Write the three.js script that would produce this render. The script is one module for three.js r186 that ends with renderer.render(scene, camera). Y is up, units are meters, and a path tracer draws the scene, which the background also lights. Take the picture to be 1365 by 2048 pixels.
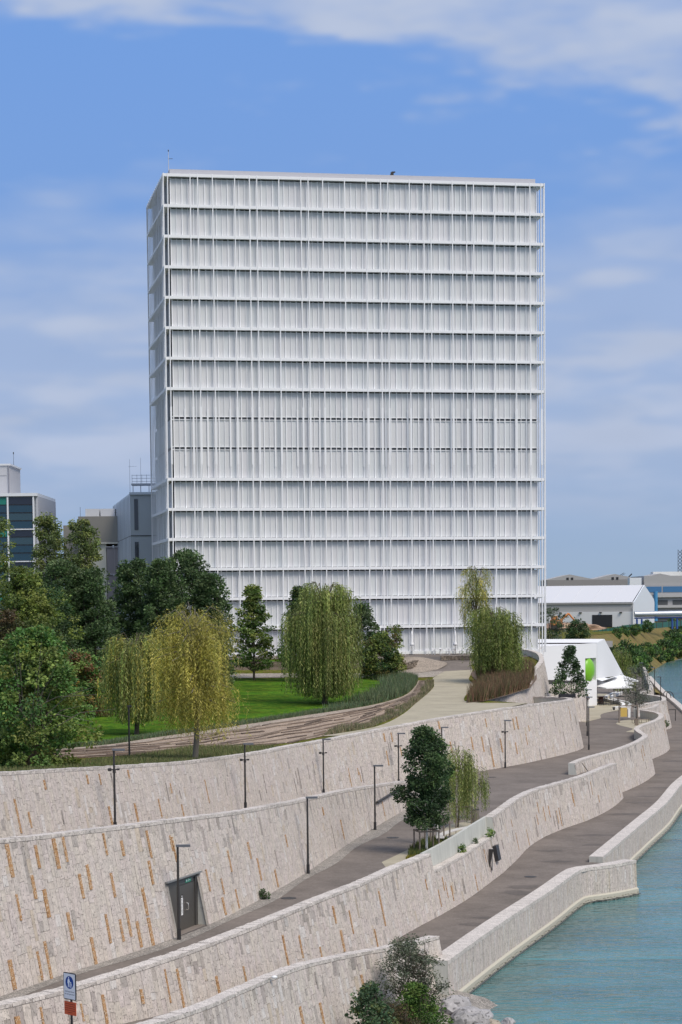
import * as THREE from 'three';
import { mergeGeometries } from 'three/addons/utils/BufferGeometryUtils.js';
import { MarchingCubes } from 'three/addons/objects/MarchingCubes.js';

// ───────────────────────── camera, sky, sun, exposure ─────────────────────────
const scene = new THREE.Scene();
const camera = new THREE.PerspectiveCamera(38.955, 1365 / 2961.7, 1, 9000);
camera.position.set(0, 21, 0);
camera.rotation.set(-0.067517, 0, -0.009998, 'XYZ');
camera.setViewOffset(1365, 2961.71, 0, 0, 1365, 2048);   // rising-front lens: horizon low in the frame
const EXPOSURE = 1.62;
const SUN_DIR = new THREE.Vector3(0.42, 0.85, 0.47).normalize();
const sun = new THREE.DirectionalLight(0xfff3e2, 1.6);
sun.position.copy(SUN_DIR).multiplyScalar(600).add(new THREE.Vector3(0, 0, -180));
sun.target.position.set(0, 0, -180);
sun.castShadow = true; sun.shadow.radius = 45;
sun.shadow.mapSize.set(4096, 4096);
Object.assign(sun.shadow.camera, { left: -220, right: 220, top: 260, bottom: -260, near: 10, far: 1500 });
scene.add(sun, sun.target);

// seeded randomness and value noise
function rng(seed) { let a = seed >>> 0; return () => { a = (a + 0x6D2B79F5) | 0; let t = Math.imul(a ^ (a >>> 15), 1 | a); t = (t + Math.imul(t ^ (t >>> 7), 61 | t)) ^ t; return ((t ^ (t >>> 14)) >>> 0) / 4294967296; }; }
const hash3 = (x, y, z) => { let h = Math.imul(x, 374761393) ^ Math.imul(y, 668265263) ^ Math.imul(z, 2147483647 - 1442695); h = Math.imul(h ^ (h >>> 13), 1274126177); return ((h ^ (h >>> 16)) >>> 0) / 4294967296; };
const fade = t => t * t * t * (t * (t * 6 - 15) + 10), lerp = (a, b, t) => a + (b - a) * t, clamp = (v, a = 0, b = 1) => Math.min(b, Math.max(a, v));
const sstep = (a, b, v) => { const t = clamp((v - a) / (b - a)); return t * t * (3 - 2 * t); };
function vnoise(x, y, z = 0, wrap = 0) {
  const X = Math.floor(x), Y = Math.floor(y), Z = Math.floor(z), u = fade(x - X), v = fade(y - Y), w = fade(z - Z);
  const m = wrap ? (n => ((n % wrap) + wrap) % wrap) : (n => n);
  const c = (i, j, k) => hash3(m(X + i), m(Y + j), Z + k);
  return lerp(lerp(lerp(c(0, 0, 0), c(1, 0, 0), u), lerp(c(0, 1, 0), c(1, 1, 0), u), v), lerp(lerp(c(0, 0, 1), c(1, 0, 1), u), lerp(c(0, 1, 1), c(1, 1, 1), u), v), w);
}
function fbm(x, y, z = 0, o = 5, wrap = 0) { let s = 0, a = .5, f = 1, n = 0; for (let i = 0; i < o; i++) { s += a * vnoise(x * f, y * f, z + i * 7.3, wrap * f); n += a; a *= .5; f *= 2; } return s / n; }

function n2d(x, y, s, wrap) { const X = Math.floor(x), Y = Math.floor(y), u = fade(x - X), v = fade(y - Y), m = n => wrap ? ((n % wrap) + wrap) % wrap : n, x0 = m(X), x1 = m(X + 1), y0 = m(Y), y1 = m(Y + 1); return lerp(lerp(hash3(x0, y0, s), hash3(x1, y0, s), u), lerp(hash3(x0, y1, s), hash3(x1, y1, s), u), v); }
function f2d(x, y, s = 0, o = 4, wrap = 0) { let t = 0, a = .5, f = 1, n = 0; for (let i = 0; i < o; i++) { t += a * n2d(x * f, y * f, s * 31 + i, wrap * f); n += a; a *= .5; f *= 2; } return t / n; }
function makeSky() {
  const W = 2048, H = 1536, px = new Float32Array(W * H * 4);
  for (let j = 0; j < H; j++) for (let i = 0; i < W; i++) {
    const ph = ((i + .5) / W - .5) * 2 * Math.PI, th = ((j + .5) / H - .5) * Math.PI;
    if (th < -.06) { const o = (j * W + i) * 4; px[o] = .16 / EXPOSURE; px[o + 1] = .17 / EXPOSURE; px[o + 2] = .16 / EXPOSURE; px[o + 3] = 1; continue; }
    const x = Math.cos(th) * Math.cos(ph), y = Math.sin(th), z = Math.cos(th) * Math.sin(ph);
    const el = Math.max(0, th) * 57.2958, az = Math.atan2(x, -z) * 57.2958;      // degrees, azimuth from the view axis
    // clear air: deep blue high up, pale grey blue near the horizon
    const k = 1 - Math.exp(-el / 8.0);
    let r = lerp(.340, .148, k), g = lerp(.448, .330, k), b = lerp(.585, .765, k);
    // high soft cloud sheets, in layers that follow the sky's bands
    const cx = x * 9 , cz = z * 9, cy = y * 26, near = el < 32 && Math.abs(az) < 50, O = near ? 0 : 3;   // finer octaves only where they can be resolved
    const n = fbm(cx + 3.1, cy * 1.15 + 1.7, cz + .4, O || 5), n2 = fbm(cx * 2.6 + 9, cy * 3.6, cz * 2.6, O || 6), n3 = fbm(cx * .55 + 20, cy * .5, cz * .55, 3), n4 = near ? fbm(cx * 7 + 4 * n2, cy * 13 + 6 * n, cz * 7, 4) : .5;
    const tilt = el + 0.20 * clamp(az, -22, 22) + 6 * (n - .5) + 4.2 * (n2 - .5) + 2.2 * (n4 - .5);
    let c = sstep(12.9, 15.2, tilt) * (.80 + 1.1 * (n2 - .5) + .5 * (n4 - .5)) * lerp(1, .75, sstep(25, 60, el) * n3);   // the upper sheet
    c = Math.max(c, sstep(.46, .66, fbm(cx * .8 + 40, cy * .9 + 5, cz * .8, O || 4)) * .5 * sstep(16, 24, el));
    const low = clamp((11.6 - (el - 0.03 * az) + 4.5 * (n2 - .5) + 5.0 * (n - .5)) / 4.2);                  // the low bank
    c = Math.max(c, low * (.50 + .48 * sstep(.36, .64, fbm(cx * 1.3 + 7, cy * 2.6, cz * 1.3, O || 5) + .22 * (n4 - .5))) * sstep(.1, 4.5, el));
    c = clamp(c);
    const bright = 1 + .12 * (n2 - .5);
    r = lerp(r, .462 * bright, c); g = lerp(g, .537 * bright, c); b = lerp(b, .705 * bright, c);
    // thin cloud glows round the hidden sun
    const d = Math.max(0, x * SUN_DIR.x + y * SUN_DIR.y + z * SUN_DIR.z), glow = Math.pow(d, 6) * .9 + Math.pow(d, 40) * 2.5;
    r += glow; g += glow * .98; b += glow * .93;
    if (th < 0) { const q = sstep(0, -.06, th); r = lerp(r, .16, q); g = lerp(g, .17, q); b = lerp(b, .16, q); }
    const o = (j * W + i) * 4; px[o] = r / EXPOSURE; px[o + 1] = g / EXPOSURE; px[o + 2] = b / EXPOSURE; px[o + 3] = 1;
  }
  const t = new THREE.DataTexture(px, W, H, THREE.RGBAFormat, THREE.FloatType);
  t.mapping = THREE.EquirectangularReflectionMapping; t.magFilter = t.minFilter = THREE.LinearFilter; t.wrapS = THREE.RepeatWrapping; t.needsUpdate = true;
  return t;
}
const sky = makeSky();
scene.background = sky; scene.environment = sky;

const renderer = new THREE.WebGLRenderer({ antialias: true });
renderer.toneMapping = THREE.LinearToneMapping; renderer.toneMappingExposure = EXPOSURE;
renderer.shadowMap.enabled = true;

// ───────────────────────── helpers ─────────────────────────
const V = (x, y, z) => new THREE.Vector3(x, y, z);
const names = {};
function numbered(n) { const k = names[n] = (names[n] ?? -1) + 1; return k ? `${n}_${String(k).padStart(3, '0')}` : n; }
function tag(o, label, category, group) { o.userData.label = label; o.userData.category = category; if (group) o.userData.group = group; return o; }
function thing(name, label, category, pos = [0, 0, 0], turn = 0, group) { const o = new THREE.Group(); o.name = numbered(name); o.position.set(...pos); o.rotation.y = turn; scene.add(o); return tag(o, label, category, group); }
function mesh(name, geo, mat, parent, label) { const m = new THREE.Mesh(geo, mat); m.name = parent ? name : numbered(name); m.castShadow = m.receiveShadow = true; (parent || scene).add(m); if (label) m.userData.label = label; return m; }
function structure(name, geo, mat) { const m = mesh(name, geo, mat); m.userData.kind = 'structure'; return m; }
function stuff(m) { m.userData.kind = 'stuff'; return m; }
function copyOf(o, pos, turn, label, group) { const c = o.clone(); c.userData = { ...o.userData }; c.name = numbered(o.name.replace(/_\d{3}$/, '')); c.position.set(...pos); if (turn !== undefined) c.rotation.y = turn; if (label) c.userData.label = label; if (group) c.userData.group = group; scene.add(c); return c; }
const merge = a => mergeGeometries(a.map(g => { const h = g.index ? g.toNonIndexed() : g; for (const k of Object.keys(h.attributes)) if (!['position', 'normal', 'uv', 'color'].includes(k)) h.deleteAttribute(k); return h; }));
function bx(w, h, d, x = 0, y = 0, z = 0) { return new THREE.BoxGeometry(w, h, d).translate(x, y, z); }
// a box between two corners
const bb = (x0, y0, z0, x1, y1, z1) => bx(x1 - x0, y1 - y0, z1 - z0, (x0 + x1) / 2, (y0 + y1) / 2, (z0 + z1) / 2);
function cyl(r0, r1, h, x = 0, y = 0, z = 0, n = 12) { return new THREE.CylinderGeometry(r1, r0, h, n).translate(x, y + h / 2, z); }
function bar(a, b, r, n = 6, r2 = r) { const d = b.clone().sub(a), g = new THREE.CylinderGeometry(r2, r, d.length(), n); g.translate(0, d.length() / 2, 0); g.applyQuaternion(new THREE.Quaternion().setFromUnitVectors(V(0, 1, 0), d.clone().normalize())); return g.translate(a.x, a.y, a.z); }
function tube(pts, r, n = 6, seg = 24) { return new THREE.TubeGeometry(new THREE.CatmullRomCurve3(pts), seg, r, n); }
function soup(P, N, U, C) { const g = new THREE.BufferGeometry(); g.setAttribute('position', new THREE.Float32BufferAttribute(P, 3)); if (N) g.setAttribute('normal', new THREE.Float32BufferAttribute(N, 3)); if (U) g.setAttribute('uv', new THREE.Float32BufferAttribute(U, 2)); if (C) g.setAttribute('color', new THREE.Float32BufferAttribute(C, 3)); if (!N) g.computeVertexNormals(); return g; }
const table = T => d => { if (d <= T[0][0]) return T[0][1]; for (let i = 1; i < T.length; i++) if (d <= T[i][0]) return lerp(T[i - 1][1], T[i][1], (d - T[i - 1][0]) / (T[i][0] - T[i - 1][0])); return T[T.length - 1][1]; };

// heights of the sloping grounds by distance upstream
const parkH = table([[60, 14.5], [97, 12.7], [117, 11.4], [143, 10.2], [166, 9.6], [181, 9.75], [195, 10.2], [245, 11.76], [258, 12.9], [270, 13.45], [400, 13.5]]);
const rampH = table([[70, 11.1], [92, 9.75], [113, 8.5], [140, 6.9], [163, 5.6], [178, 5.0], [400, 5.0]]);
const quayH = table([[60, 5.2], [87, 3.8], [93, 3.45], [104, 2.45], [114, 2.0], [1000, 2.0]]);
const PROM = 5.0;

// textures (colour grain only)
function tex(w, h, fn, srgb = true, rx = 1, ry = 1) {
  const d = new Uint8Array(w * h * 4);
  for (let j = 0; j < h; j++) for (let i = 0; i < w; i++) { const c = fn(i / w, j / h, i, j), o = (j * w + i) * 4; d[o] = clamp(c[0]) * 255; d[o + 1] = clamp(c[1]) * 255; d[o + 2] = clamp(c[2]) * 255; d[o + 3] = 255; }
  const t = new THREE.DataTexture(d, w, h); t.wrapS = t.wrapT = THREE.RepeatWrapping; t.magFilter = THREE.LinearFilter; t.minFilter = THREE.LinearMipmapLinearFilter; t.generateMipmaps = true; if (srgb) t.colorSpace = THREE.SRGBColorSpace; t.repeat.set(rx, ry); t.needsUpdate = true; return t;
}
const toS = v => v <= .0031308 ? v * 12.92 : 1.055 * Math.pow(v, 1 / 2.4) - .055;
const lin = (r, g, b) => new THREE.Color().setRGB(r, g, b);
const std = (c, rough = .9, o = {}) => new THREE.MeshStandardMaterial({ color: c, roughness: rough, ...o });

// travertine: pale, pitted, faint vertical bands; 2 m square
const stoneTex = tex(512, 512, (u, v) => {
  const a = f2d(u * 8, v * 8, 1, 4, 8), b = n2d(u * 64, v * 20, 4, 64), p = n2d(u * 128, v * 128, 9, 128), q = f2d(u * 40, v * 24, 6, 2, 40);
  let t = .895 + .16 * (a - .5) + .11 * (b - .5) + .08 * (p - .5);
  if (q > .70) t -= .26 * sstep(.70, .80, q);
  return [t, t * .992, t * .98];
}, true, .5, .5);
const stoneBump = tex(512, 512, (u, v) => { const q = f2d(u * 40, v * 24, 6, 2, 40), b = f2d(u * 20, v * 12, 2, 4, 20); const t = .5 + .6 * (b - .5) - (q > .66 ? .4 * sstep(.66, .8, q) : 0); return [t, t, t]; }, false, .5, .5);
const rustTex = tex(256, 256, (u, v) => {
  const a = f2d(u * 10, v * 10, 3, 4, 10), b = f2d(u * 24, v * 24, 8, 3, 24);
  const w = sstep(.56, .70, b), d = sstep(.55, .72, a);
  return [lerp(lerp(.64, .49, d), .75, w), lerp(lerp(.49, .36, d), .68, w), lerp(lerp(.325, .225, d), .60, w)];
}, true, 1, 1);
const asphaltTex = tex(512, 512, (u, v) => {
  const a = f2d(u * 6, v * 6, 2, 5, 6), p = n2d(u * 256, v * 256, 3, 256), q = f2d(u * 40, v * 40, 5, 3, 40);
  const t = .438 + .09 * (a - .5) + .06 * (p - .5) + .05 * (q - .5);
  return [t * 1.02, t * .95, t * .895];
}, true, 1 / 16, 1 / 16);
const concreteTex = tex(512, 512, (u, v) => { const a = f2d(u * 5, v * 5, 12, 5, 5), p = n2d(u * 128, v * 128, 3, 128), s = n2d(u * 3, v * 40, 5, 120); const t = .60 + .10 * (a - .5) + .05 * (p - .5) + .04 * (s - .5); return [t * 1.03, t * .975, t * .845]; }, true, 1 / 8, 1 / 8);
const smoothTex = tex(512, 512, (u, v) => { const a = f2d(u * 5, v * 5, 17, 5, 5), s = f2d(u * 30, v * 3, 5, 3, 30); const t = .715 + .07 * (a - .5) + .07 * (s - .5); return [t * .985, t * .985, t * .945]; }, true, 1 / 6, 1 / 6);
const gravelTex = tex(512, 512, (u, v) => { const p = n2d(u * 160, v * 160, 3, 160), q = n2d(u * 80, v * 80, 8, 80), a = f2d(u * 6, v * 6, 4, 4, 6); const t = .50 + .28 * (p - .5) + .18 * (q - .5) + .12 * (a - .5); return [t * 1.03, t * .985, t * .93]; }, true, 1 / 5, 1 / 5);
const lawnTex = tex(512, 512, (u, v) => { const a = f2d(u * 6, v * 6, 21, 5, 6), p = n2d(u * 200, v * 200, 2, 200), q = f2d(u * 30, v * 30, 9, 3, 30); const t = .9 + .35 * (a - .5) + .35 * (p - .5) + .3 * (q - .5); return [.30 * t * (1 + .5 * (q - .5)), .425 * t * (1 + .12 * (a - .5)), .125 * t]; }, true, 1 / 14, 1 / 14);
const roughTex = tex(512, 512, (u, v) => { const a = f2d(u * 7, v * 7, 31, 5, 7), p = n2d(u * 180, v * 180, 2, 180), q = f2d(u * 24, v * 24, 9, 4, 24), w = sstep(.5, .66, q); const t = .9 + .4 * (a - .5) + .5 * (p - .5); return [lerp(.37, .46, w) * t, lerp(.39, .41, w) * t, lerp(.155, .25, w) * t]; }, true, 1 / 10, 1 / 10);

const M = {
  stone: new THREE.MeshStandardMaterial({ map: stoneTex, bumpMap: stoneBump, bumpScale: .008, vertexColors: true, roughness: .92 }),
  rust: new THREE.MeshStandardMaterial({ map: rustTex, bumpMap: stoneBump, bumpScale: .01, roughness: .9 }),
  mortar: std(lin(.42, .38, .35), .95, { map: stoneTex }),
  smooth: new THREE.MeshStandardMaterial({ map: smoothTex, roughness: .8 }),
  asphalt: new THREE.MeshPhysicalMaterial({ map: asphaltTex, roughness: .92, specularIntensity: .25 }),
  damp: new THREE.MeshStandardMaterial({ map: asphaltTex, color: lin(.62, .60, .58), roughness: .85 }),
  concrete: new THREE.MeshStandardMaterial({ map: concreteTex, roughness: .9 }),
  gravel: new THREE.MeshStandardMaterial({ map: gravelTex, roughness: .95 }),
  lawn: new THREE.MeshPhysicalMaterial({ map: lawnTex, roughness: .98, specularIntensity: .05 }),
  rough: new THREE.MeshPhysicalMaterial({ map: roughTex, roughness: .98, specularIntensity: .05 }),
  white: std(lin(.74, .74, .74), .5), whiteWall: std(lin(.76, .76, .77), .65),
  black: std(lin(.022, .022, .024), .45), dark: std(lin(.045, .043, .042), .5, { metalness: .3 }),
  lampHead: std(lin(.20, .205, .22), .35, { metalness: .6 }),
  steel: std(lin(.16, .15, .135), .38, { metalness: .65 }), iron: std(lin(.05, .047, .045), .6, { metalness: .4 }),
  wood: std(lin(.20, .165, .135), .85), bark: std(lin(.085, .068, .05), .95), greyBark: std(lin(.16, .145, .12), .95), limewash: std(lin(.70, .69, .66), .95),
  leaf: new THREE.MeshPhysicalMaterial({ vertexColors: true, roughness: .7, transmission: .42, thickness: 0, side: THREE.DoubleSide, specularIntensity: .5 }),
  grass: new THREE.MeshStandardMaterial({ vertexColors: true, roughness: .8, side: THREE.DoubleSide }),
};

// ground sheets: outline in metres, triangulated, subdivided and laid on a height function
function tessellate(tris, L) {   // tris: flat array of [x,z] triples; split every edge longer than L
  for (let pass = 0; pass < 12; pass++) {
    let any = false; const out = [];
    for (const t of tris) {
      const m = [0, 1, 2].map(i => { const a = t[i], b = t[(i + 1) % 3]; return Math.hypot(a[0] - b[0], a[1] - b[1]) > L ? [(a[0] + b[0]) / 2, (a[1] + b[1]) / 2] : null; });
      const k = m.filter(Boolean).length;
      if (!k) { out.push(t); continue; }
      any = true;
      if (k === 3) out.push([t[0], m[0], m[2]], [m[0], t[1], m[1]], [m[2], m[1], t[2]], [m[0], m[1], m[2]]);
      else if (k === 1) { const i = m.findIndex(Boolean); const a = t[i], b = t[(i + 1) % 3], c = t[(i + 2) % 3]; out.push([a, m[i], c], [m[i], b, c]); }
      else { const i = m.findIndex(q => !q); const a = t[i], b = t[(i + 1) % 3], c = t[(i + 2) % 3], bc = m[(i + 1) % 3], ca = m[(i + 2) % 3]; out.push([a, b, bc], [a, bc, ca], [ca, bc, c]); }
    }
    tris = out; if (!any) break;
  }
  return tris;
}
function sheetGeo(outline, h, L = 5) {
  const pts = outline.map(p => new THREE.Vector2(p[0], p[1]));
  if (THREE.ShapeUtils.isClockWise(pts)) pts.reverse();
  const arr = pts.map(p => [p.x, p.y]);
  const idx = THREE.ShapeUtils.triangulateShape(pts, []);
  const tris = tessellate(idx.map(f => f.map(i => arr[i])), L);
  const P = [], U = [];
  for (const t of tris) for (const i of [0, 2, 1]) { const [x, z] = t[i]; P.push(x, typeof h === 'function' ? h(x, z) : h, z); U.push(x, z); }
  return soup(P, null, U);
}
// smooth a polyline
const smoothLine = (pts, n) => new THREE.CatmullRomCurve3(pts.map(p => V(p[0], 0, p[1])), false, 'centripetal').getSpacedPoints(n).map(p => [p.x, p.z]);

// ───────────────────────── river, banks, paths ─────────────────────────
const waterBump = tex(512, 512, (u, v) => { const a = f2d(u * 10, v * 26, 2, 4, 260), b = f2d(u * 40, v * 90, 7, 3, 3600), c = f2d(u * 4, v * 7, 11, 3, 28); const t = .5 + .75 * (a - .5) + .42 * (b - .5) + .3 * (c - .5); return [t, t, t]; }, false, 1 / 24, 1 / 24);
const waterTex = tex(512, 512, (u, v) => { const a = f2d(u * 5, v * 9, 3, 4, 45), t = .9 + .5 * (a - .5); return [.27 * t, .458 * t, .466 * t]; }, true, 1 / 60, 1 / 60);
const waterMat = new THREE.MeshPhysicalMaterial({ map: waterTex, roughness: .10, ior: 1.33, bumpMap: waterBump, bumpScale: .16 });
structure('river', sheetGeo([[-60, -40], [700, -40], [2600, -2600], [900, -2600], [60, -560], [20, -300], [-20, -110]], 0, 400), waterMat);

// ───────────────────────── battered stone walls ─────────────────────────
const CAMPOS = V(0, 21, 0);
class WallLine {   // foot line from control points [x, z, foot height, top height]; faces the river side (right of travel)
  constructor(pts, b, closedEnd = true) {
    this.b = b; const N = Math.max(40, pts.length * 14);
    const c = new THREE.CatmullRomCurve3(pts.map(p => V(p[0], 0, p[1])), false, 'centripetal');
    this.P = []; let s = 0, prev = null;
    for (let i = 0; i <= N; i++) {
      const t = i / N, p = c.getPoint(t), q = t * (pts.length - 1), k = Math.min(pts.length - 2, Math.floor(q)), f = q - k;
      if (prev) s += Math.hypot(p.x - prev.x, p.z - prev.z); prev = p;
      this.P.push({ x: p.x, z: p.z, h0: lerp(pts[k][2], pts[k + 1][2], f), h1: lerp(pts[k][3], pts[k + 1][3], f), s });
    }
    for (let i = 0; i <= N; i++) { const a = this.P[Math.max(0, i - 1)], d = this.P[Math.min(N, i + 1)], L = Math.hypot(d.x - a.x, d.z - a.z) || 1; this.P[i].nx = -(d.z - a.z) / L; this.P[i].nz = (d.x - a.x) / L; }
    this.L = s;
  }
  at(s) { const P = this.P; let lo = 0, hi = P.length - 1; while (hi - lo > 1) { const m = (lo + hi) >> 1; if (P[m].s <= s) lo = m; else hi = m; } const a = P[lo], c = P[hi], f = clamp((s - a.s) / (c.s - a.s || 1)); const o = {}; for (const k of ['x', 'z', 'h0', 'h1', 'nx', 'nz']) o[k] = lerp(a[k], c[k], f); const l = Math.hypot(o.nx, o.nz); o.nx /= l; o.nz /= l; return o; }
  face(s, v, out = 0) { const a = this.at(s), l = 1 / Math.hypot(1, this.b), k = -this.b * v; return [a.x + a.nx * (k + out * l), a.h0 + v + this.b * out * l, a.z + a.nz * (k + out * l)]; }
  sAtZ(z) { for (let i = 1; i < this.P.length; i++) if ((this.P[i - 1].z - z) * (this.P[i].z - z) <= 0) return this.P[i].s; return -1; }
}
// six-sided stone lying in the face: corners s0..s1, v0..v1 (five faces, back left open)
function stoneData(w, s0, s1, v0, v1, p, rnd, jit = .006) {
  const j = () => (rnd() - .5) * 2 * jit, sj = () => (rnd() - .5) * .016;
  const a0 = s0 + sj(), a1 = s1 + sj(), F = [[a0, v0 + sj()], [a1, v0 + sj()], [a1, v1 + sj()], [a0, v1 + sj()]];
  const f = F.map(([s, v]) => w.face(s, Math.max(0, v), p + j())), b = F.map(([s, v]) => w.face(s, Math.max(0, v), -.035));
  const P = [], U = [], ou = Math.floor(rnd() * 40) * .37, ov = Math.floor(rnd() * 40) * .53;
  const quad = (A, B, C, D, ua, ub, uc, ud) => { P.push(...A, ...B, ...C, ...A, ...C, ...D); for (const q of [ua, ub, uc, ua, uc, ud]) U.push(q[0] + ou, q[1] + ov); };
  quad(f[0], f[1], f[2], f[3], ...F);
  for (let i = 0; i < 4; i++) { const k = (i + 1) % 4; quad(f[k], f[i], b[i], b[k], F[k], F[i], F[i].map(q => q + .02), F[k].map(q => q + .02)); }
  return { P, U };
}
function flatNormals(P) { const N = new Array(P.length); for (let i = 0; i < P.length; i += 9) { const ax = P[i + 3] - P[i], ay = P[i + 4] - P[i + 1], az = P[i + 5] - P[i + 2], bx_ = P[i + 6] - P[i], by = P[i + 7] - P[i + 1], bz = P[i + 8] - P[i + 2]; let x = ay * bz - az * by, y = az * bx_ - ax * bz, z = ax * by - ay * bx_; const l = Math.hypot(x, y, z) || 1; x /= l; y /= l; z /= l; for (let k = 0; k < 9; k += 3) { N[i + k] = x; N[i + k + 1] = y; N[i + k + 2] = z; } } return N; }
function stoneWall(o) {
  const rnd = rng(o.seed), w = new WallLine(o.pts, o.b ?? .2), t = o.thick ?? .55, root = thing(o.name, o.label, 'wall', [0, 0, 0], 0, o.group);
  const cap = o.cap ?? .16, holes = o.holes || [], tall = s => { const a = w.at(s); return a.h1 - a.h0; };
  const inHole = (s0, s1, v) => holes.some(h => s1 > h.s0 && s0 < h.s1 && v < h.v - .01);
  const n = Math.ceil(w.L / .6), S = [...Array(n + 1).keys()].map(i => i * w.L / n), innerFoot = o.innerFoot || ((a) => a.h0);
  const back = (s, y) => { const a = w.at(s), k = -w.b * (a.h1 - a.h0) - t; return [a.x + a.nx * k, y, a.z + a.nz * k]; };
  { // core: mortar face behind the stones, concrete back
    const P = [], U = [], q = (A, B, C, D) => { P.push(...A, ...B, ...C, ...A, ...C, ...D); };
    const PB = [], UB = [], qb = (A, B, C, D, s0, s1) => { PB.push(...A, ...B, ...C, ...A, ...C, ...D); UB.push(s0, A[1], s1, B[1], s1, C[1], s0, A[1], s1, C[1], s0, D[1]); };
    for (let i = 0; i < n; i++) {
      const a = S[i], c = S[i + 1], ha = tall(a) - cap, hc = tall(c) - cap, mid = (a + c) / 2;
      const hole = holes.find(h => mid > h.s0 && mid < h.s1), v0 = hole ? hole.v : -.3;
      q(w.face(a, v0, -.03), w.face(c, v0, -.03), w.face(c, hc, -.03), w.face(a, ha, -.03));
      const A = w.at(a), C = w.at(c);
      q(w.face(a, ha, -.03), w.face(c, hc, -.03), back(c, C.h1 - cap), back(a, A.h1 - cap));
      qb(back(c, innerFoot(C) - .3), back(a, innerFoot(A) - .3), back(a, A.h1 - cap), back(c, C.h1 - cap), c, a);
    }
    for (let i = 0; i < P.length; i += 3) U.push(P[i] + P[i + 2], P[i + 1]);
    mesh('mortar_core', soup(P, flatNormals(P), U), M.mortar, root);
    mesh('inner_face', soup(PB, null, UB), M.smooth, root);
    for (const s of [0, w.L]) { const A = w.at(s), h = A.h1 - A.h0 - .01, y0 = Math.min(A.h0, innerFoot(A)) - .3; const e = [w.face(s, y0 - A.h0, -.002), w.face(s, h, -.002), back(s, A.h1 - .01), back(s, y0)]; const PE = []; const k = s ? [0, 1, 2, 0, 2, 3] : [0, 2, 1, 0, 3, 2]; for (const i of k) PE.push(...e[i]); const UE = []; for (let i = 0; i < PE.length; i += 3) UE.push(PE[i] + PE[i + 2], PE[i + 1]); mesh('end_face', soup(PE, null, UE), M.smooth, root); }
  }
  const list = [];
  for (let s = 0; s < w.L - .05;) {
    let wd = o.wide ? o.wide[0] + rnd() * (o.wide[1] - o.wide[0]) : .22 + rnd() * .24; if (s + wd > w.L - .12) wd = w.L - s;
    const H = Math.min(tall(s), tall(Math.min(w.L, s + wd))) - cap - .01; let v = 0;
    const a = w.at(s + wd / 2), D = Math.hypot(a.x, a.z);
    while (v < H - .04) {
      let h = (.30 + rnd() * rnd() * 1.25) * (o.longer ?? 1); if (v + h > H - .18) h = H - v;
      const s0 = s, s1 = s + wd;
      const hv = holes.find(q => s1 > q.s0 && s0 < q.s1); const lift = hv && v < hv.v - .01 && v + h > hv.v + .06 ? hv.v + .004 - v : 0;
      if (lift || !inHole(s0, s1, v)) {
        const topZone = v + h > H - .4 && o.weather !== false, k = .965 + rnd() * .07; let c = [.645 * k, .583 * k * (1 + (rnd() - .5) * .03), .538 * k * (1 + (rnd() - .5) * .05)];
        const r = rnd();
        if (r < .05) c = [.70, .665, .64]; else if (r < .065) c = [.47, .43, .40]; else if (r < .085) c = [.60, .52, .43];
        if (topZone && rnd() < .35) { const q = .62 + rnd() * .35; c = c.map(x => x * q); }
        const d = stoneData(w, s0 + .006, s1 - .006, v + .006 + lift, v + h - .006, rnd() * (o.proud ?? .014), rnd, .004);
        list.push({ ...d, c, px: wd * h / (D * D), m: M.stone });
      }
      v += h;
    }
    s += wd;
  }
  for (const [z, v0, v1, pale] of o.rust || []) { const s = w.sAtZ(z); if (s < 0) continue; const wd = .14 + rnd() * .14; list.push({ ...stoneData(w, s - wd / 2, s + wd / 2, v0, v1, .042, rnd, .004), c: [1, 1, 1], px: 1e9, m: M.rust }); }
  for (let i = 0; i < (o.streaks || 0); i++) { const s = rnd() * w.L, H = tall(s) - cap, h = .5 + rnd() * 1.1, v0 = rnd() * Math.max(.1, H - h - .2), wd = .07 + rnd() * .10; if (inHole(s - wd, s + wd, v0)) continue; const dk = rnd() < .5; list.push({ ...stoneData(w, s - wd / 2, s + wd / 2, v0, Math.min(H, v0 + h), .036, rnd, .004), c: dk ? [.36, .33, .31] : [1, 1, 1], px: 1, m: dk ? M.stone : M.rust }); }
  list.sort((a, b) => b.px - a.px);
  const keep = list.slice(0, 290), rest = list.slice(290);
  const col = (d) => { const C = []; for (let i = 0; i < d.P.length; i += 3) C.push(...d.c); return C; };
  for (const d of keep) mesh('stone', soup(d.P, flatNormals(d.P), d.U, col(d)), d.m, root);
  if (rest.length) { const P = [], U = [], C = []; for (const d of rest) { for (const x of d.P) P.push(x); for (const x of d.U) U.push(x); for (const x of col(d)) C.push(x); } stuff(mesh('stone_facing', soup(P, flatNormals(P), U, C), M.stone, root)); }
  // coping: rough blocks across the top
  let caps = [];
  for (let s = 0; s < w.L - .02;) {
    let l = (o.capLen ?? .45) * (.7 + rnd() * .7); if (s + l > w.L - .25) l = w.L - s;
    const A = w.at(s + .006), B = w.at(s + l - .006), j = () => (rnd() - .5) * (o.capRough ?? .05), y = j() * .5;
    const pt = (a, side, top) => { const k = -w.b * (a.h1 - a.h0) + (side ? -t - .02 + j() * .4 : .035 + j() * .8); return [a.x + a.nx * k, top ? a.h1 + y + j() * .5 : a.h1 - cap, a.z + a.nz * k]; };
    const f0 = pt(A, 0, 0), f1 = pt(B, 0, 0), f2 = pt(B, 0, 1), f3 = pt(A, 0, 1), b0 = pt(A, 1, 0), b1 = pt(B, 1, 0), b2 = pt(B, 1, 1), b3 = pt(A, 1, 1);
    const P = [], q = (A_, B_, C_, D_) => P.push(...A_, ...B_, ...C_, ...A_, ...C_, ...D_);
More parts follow.
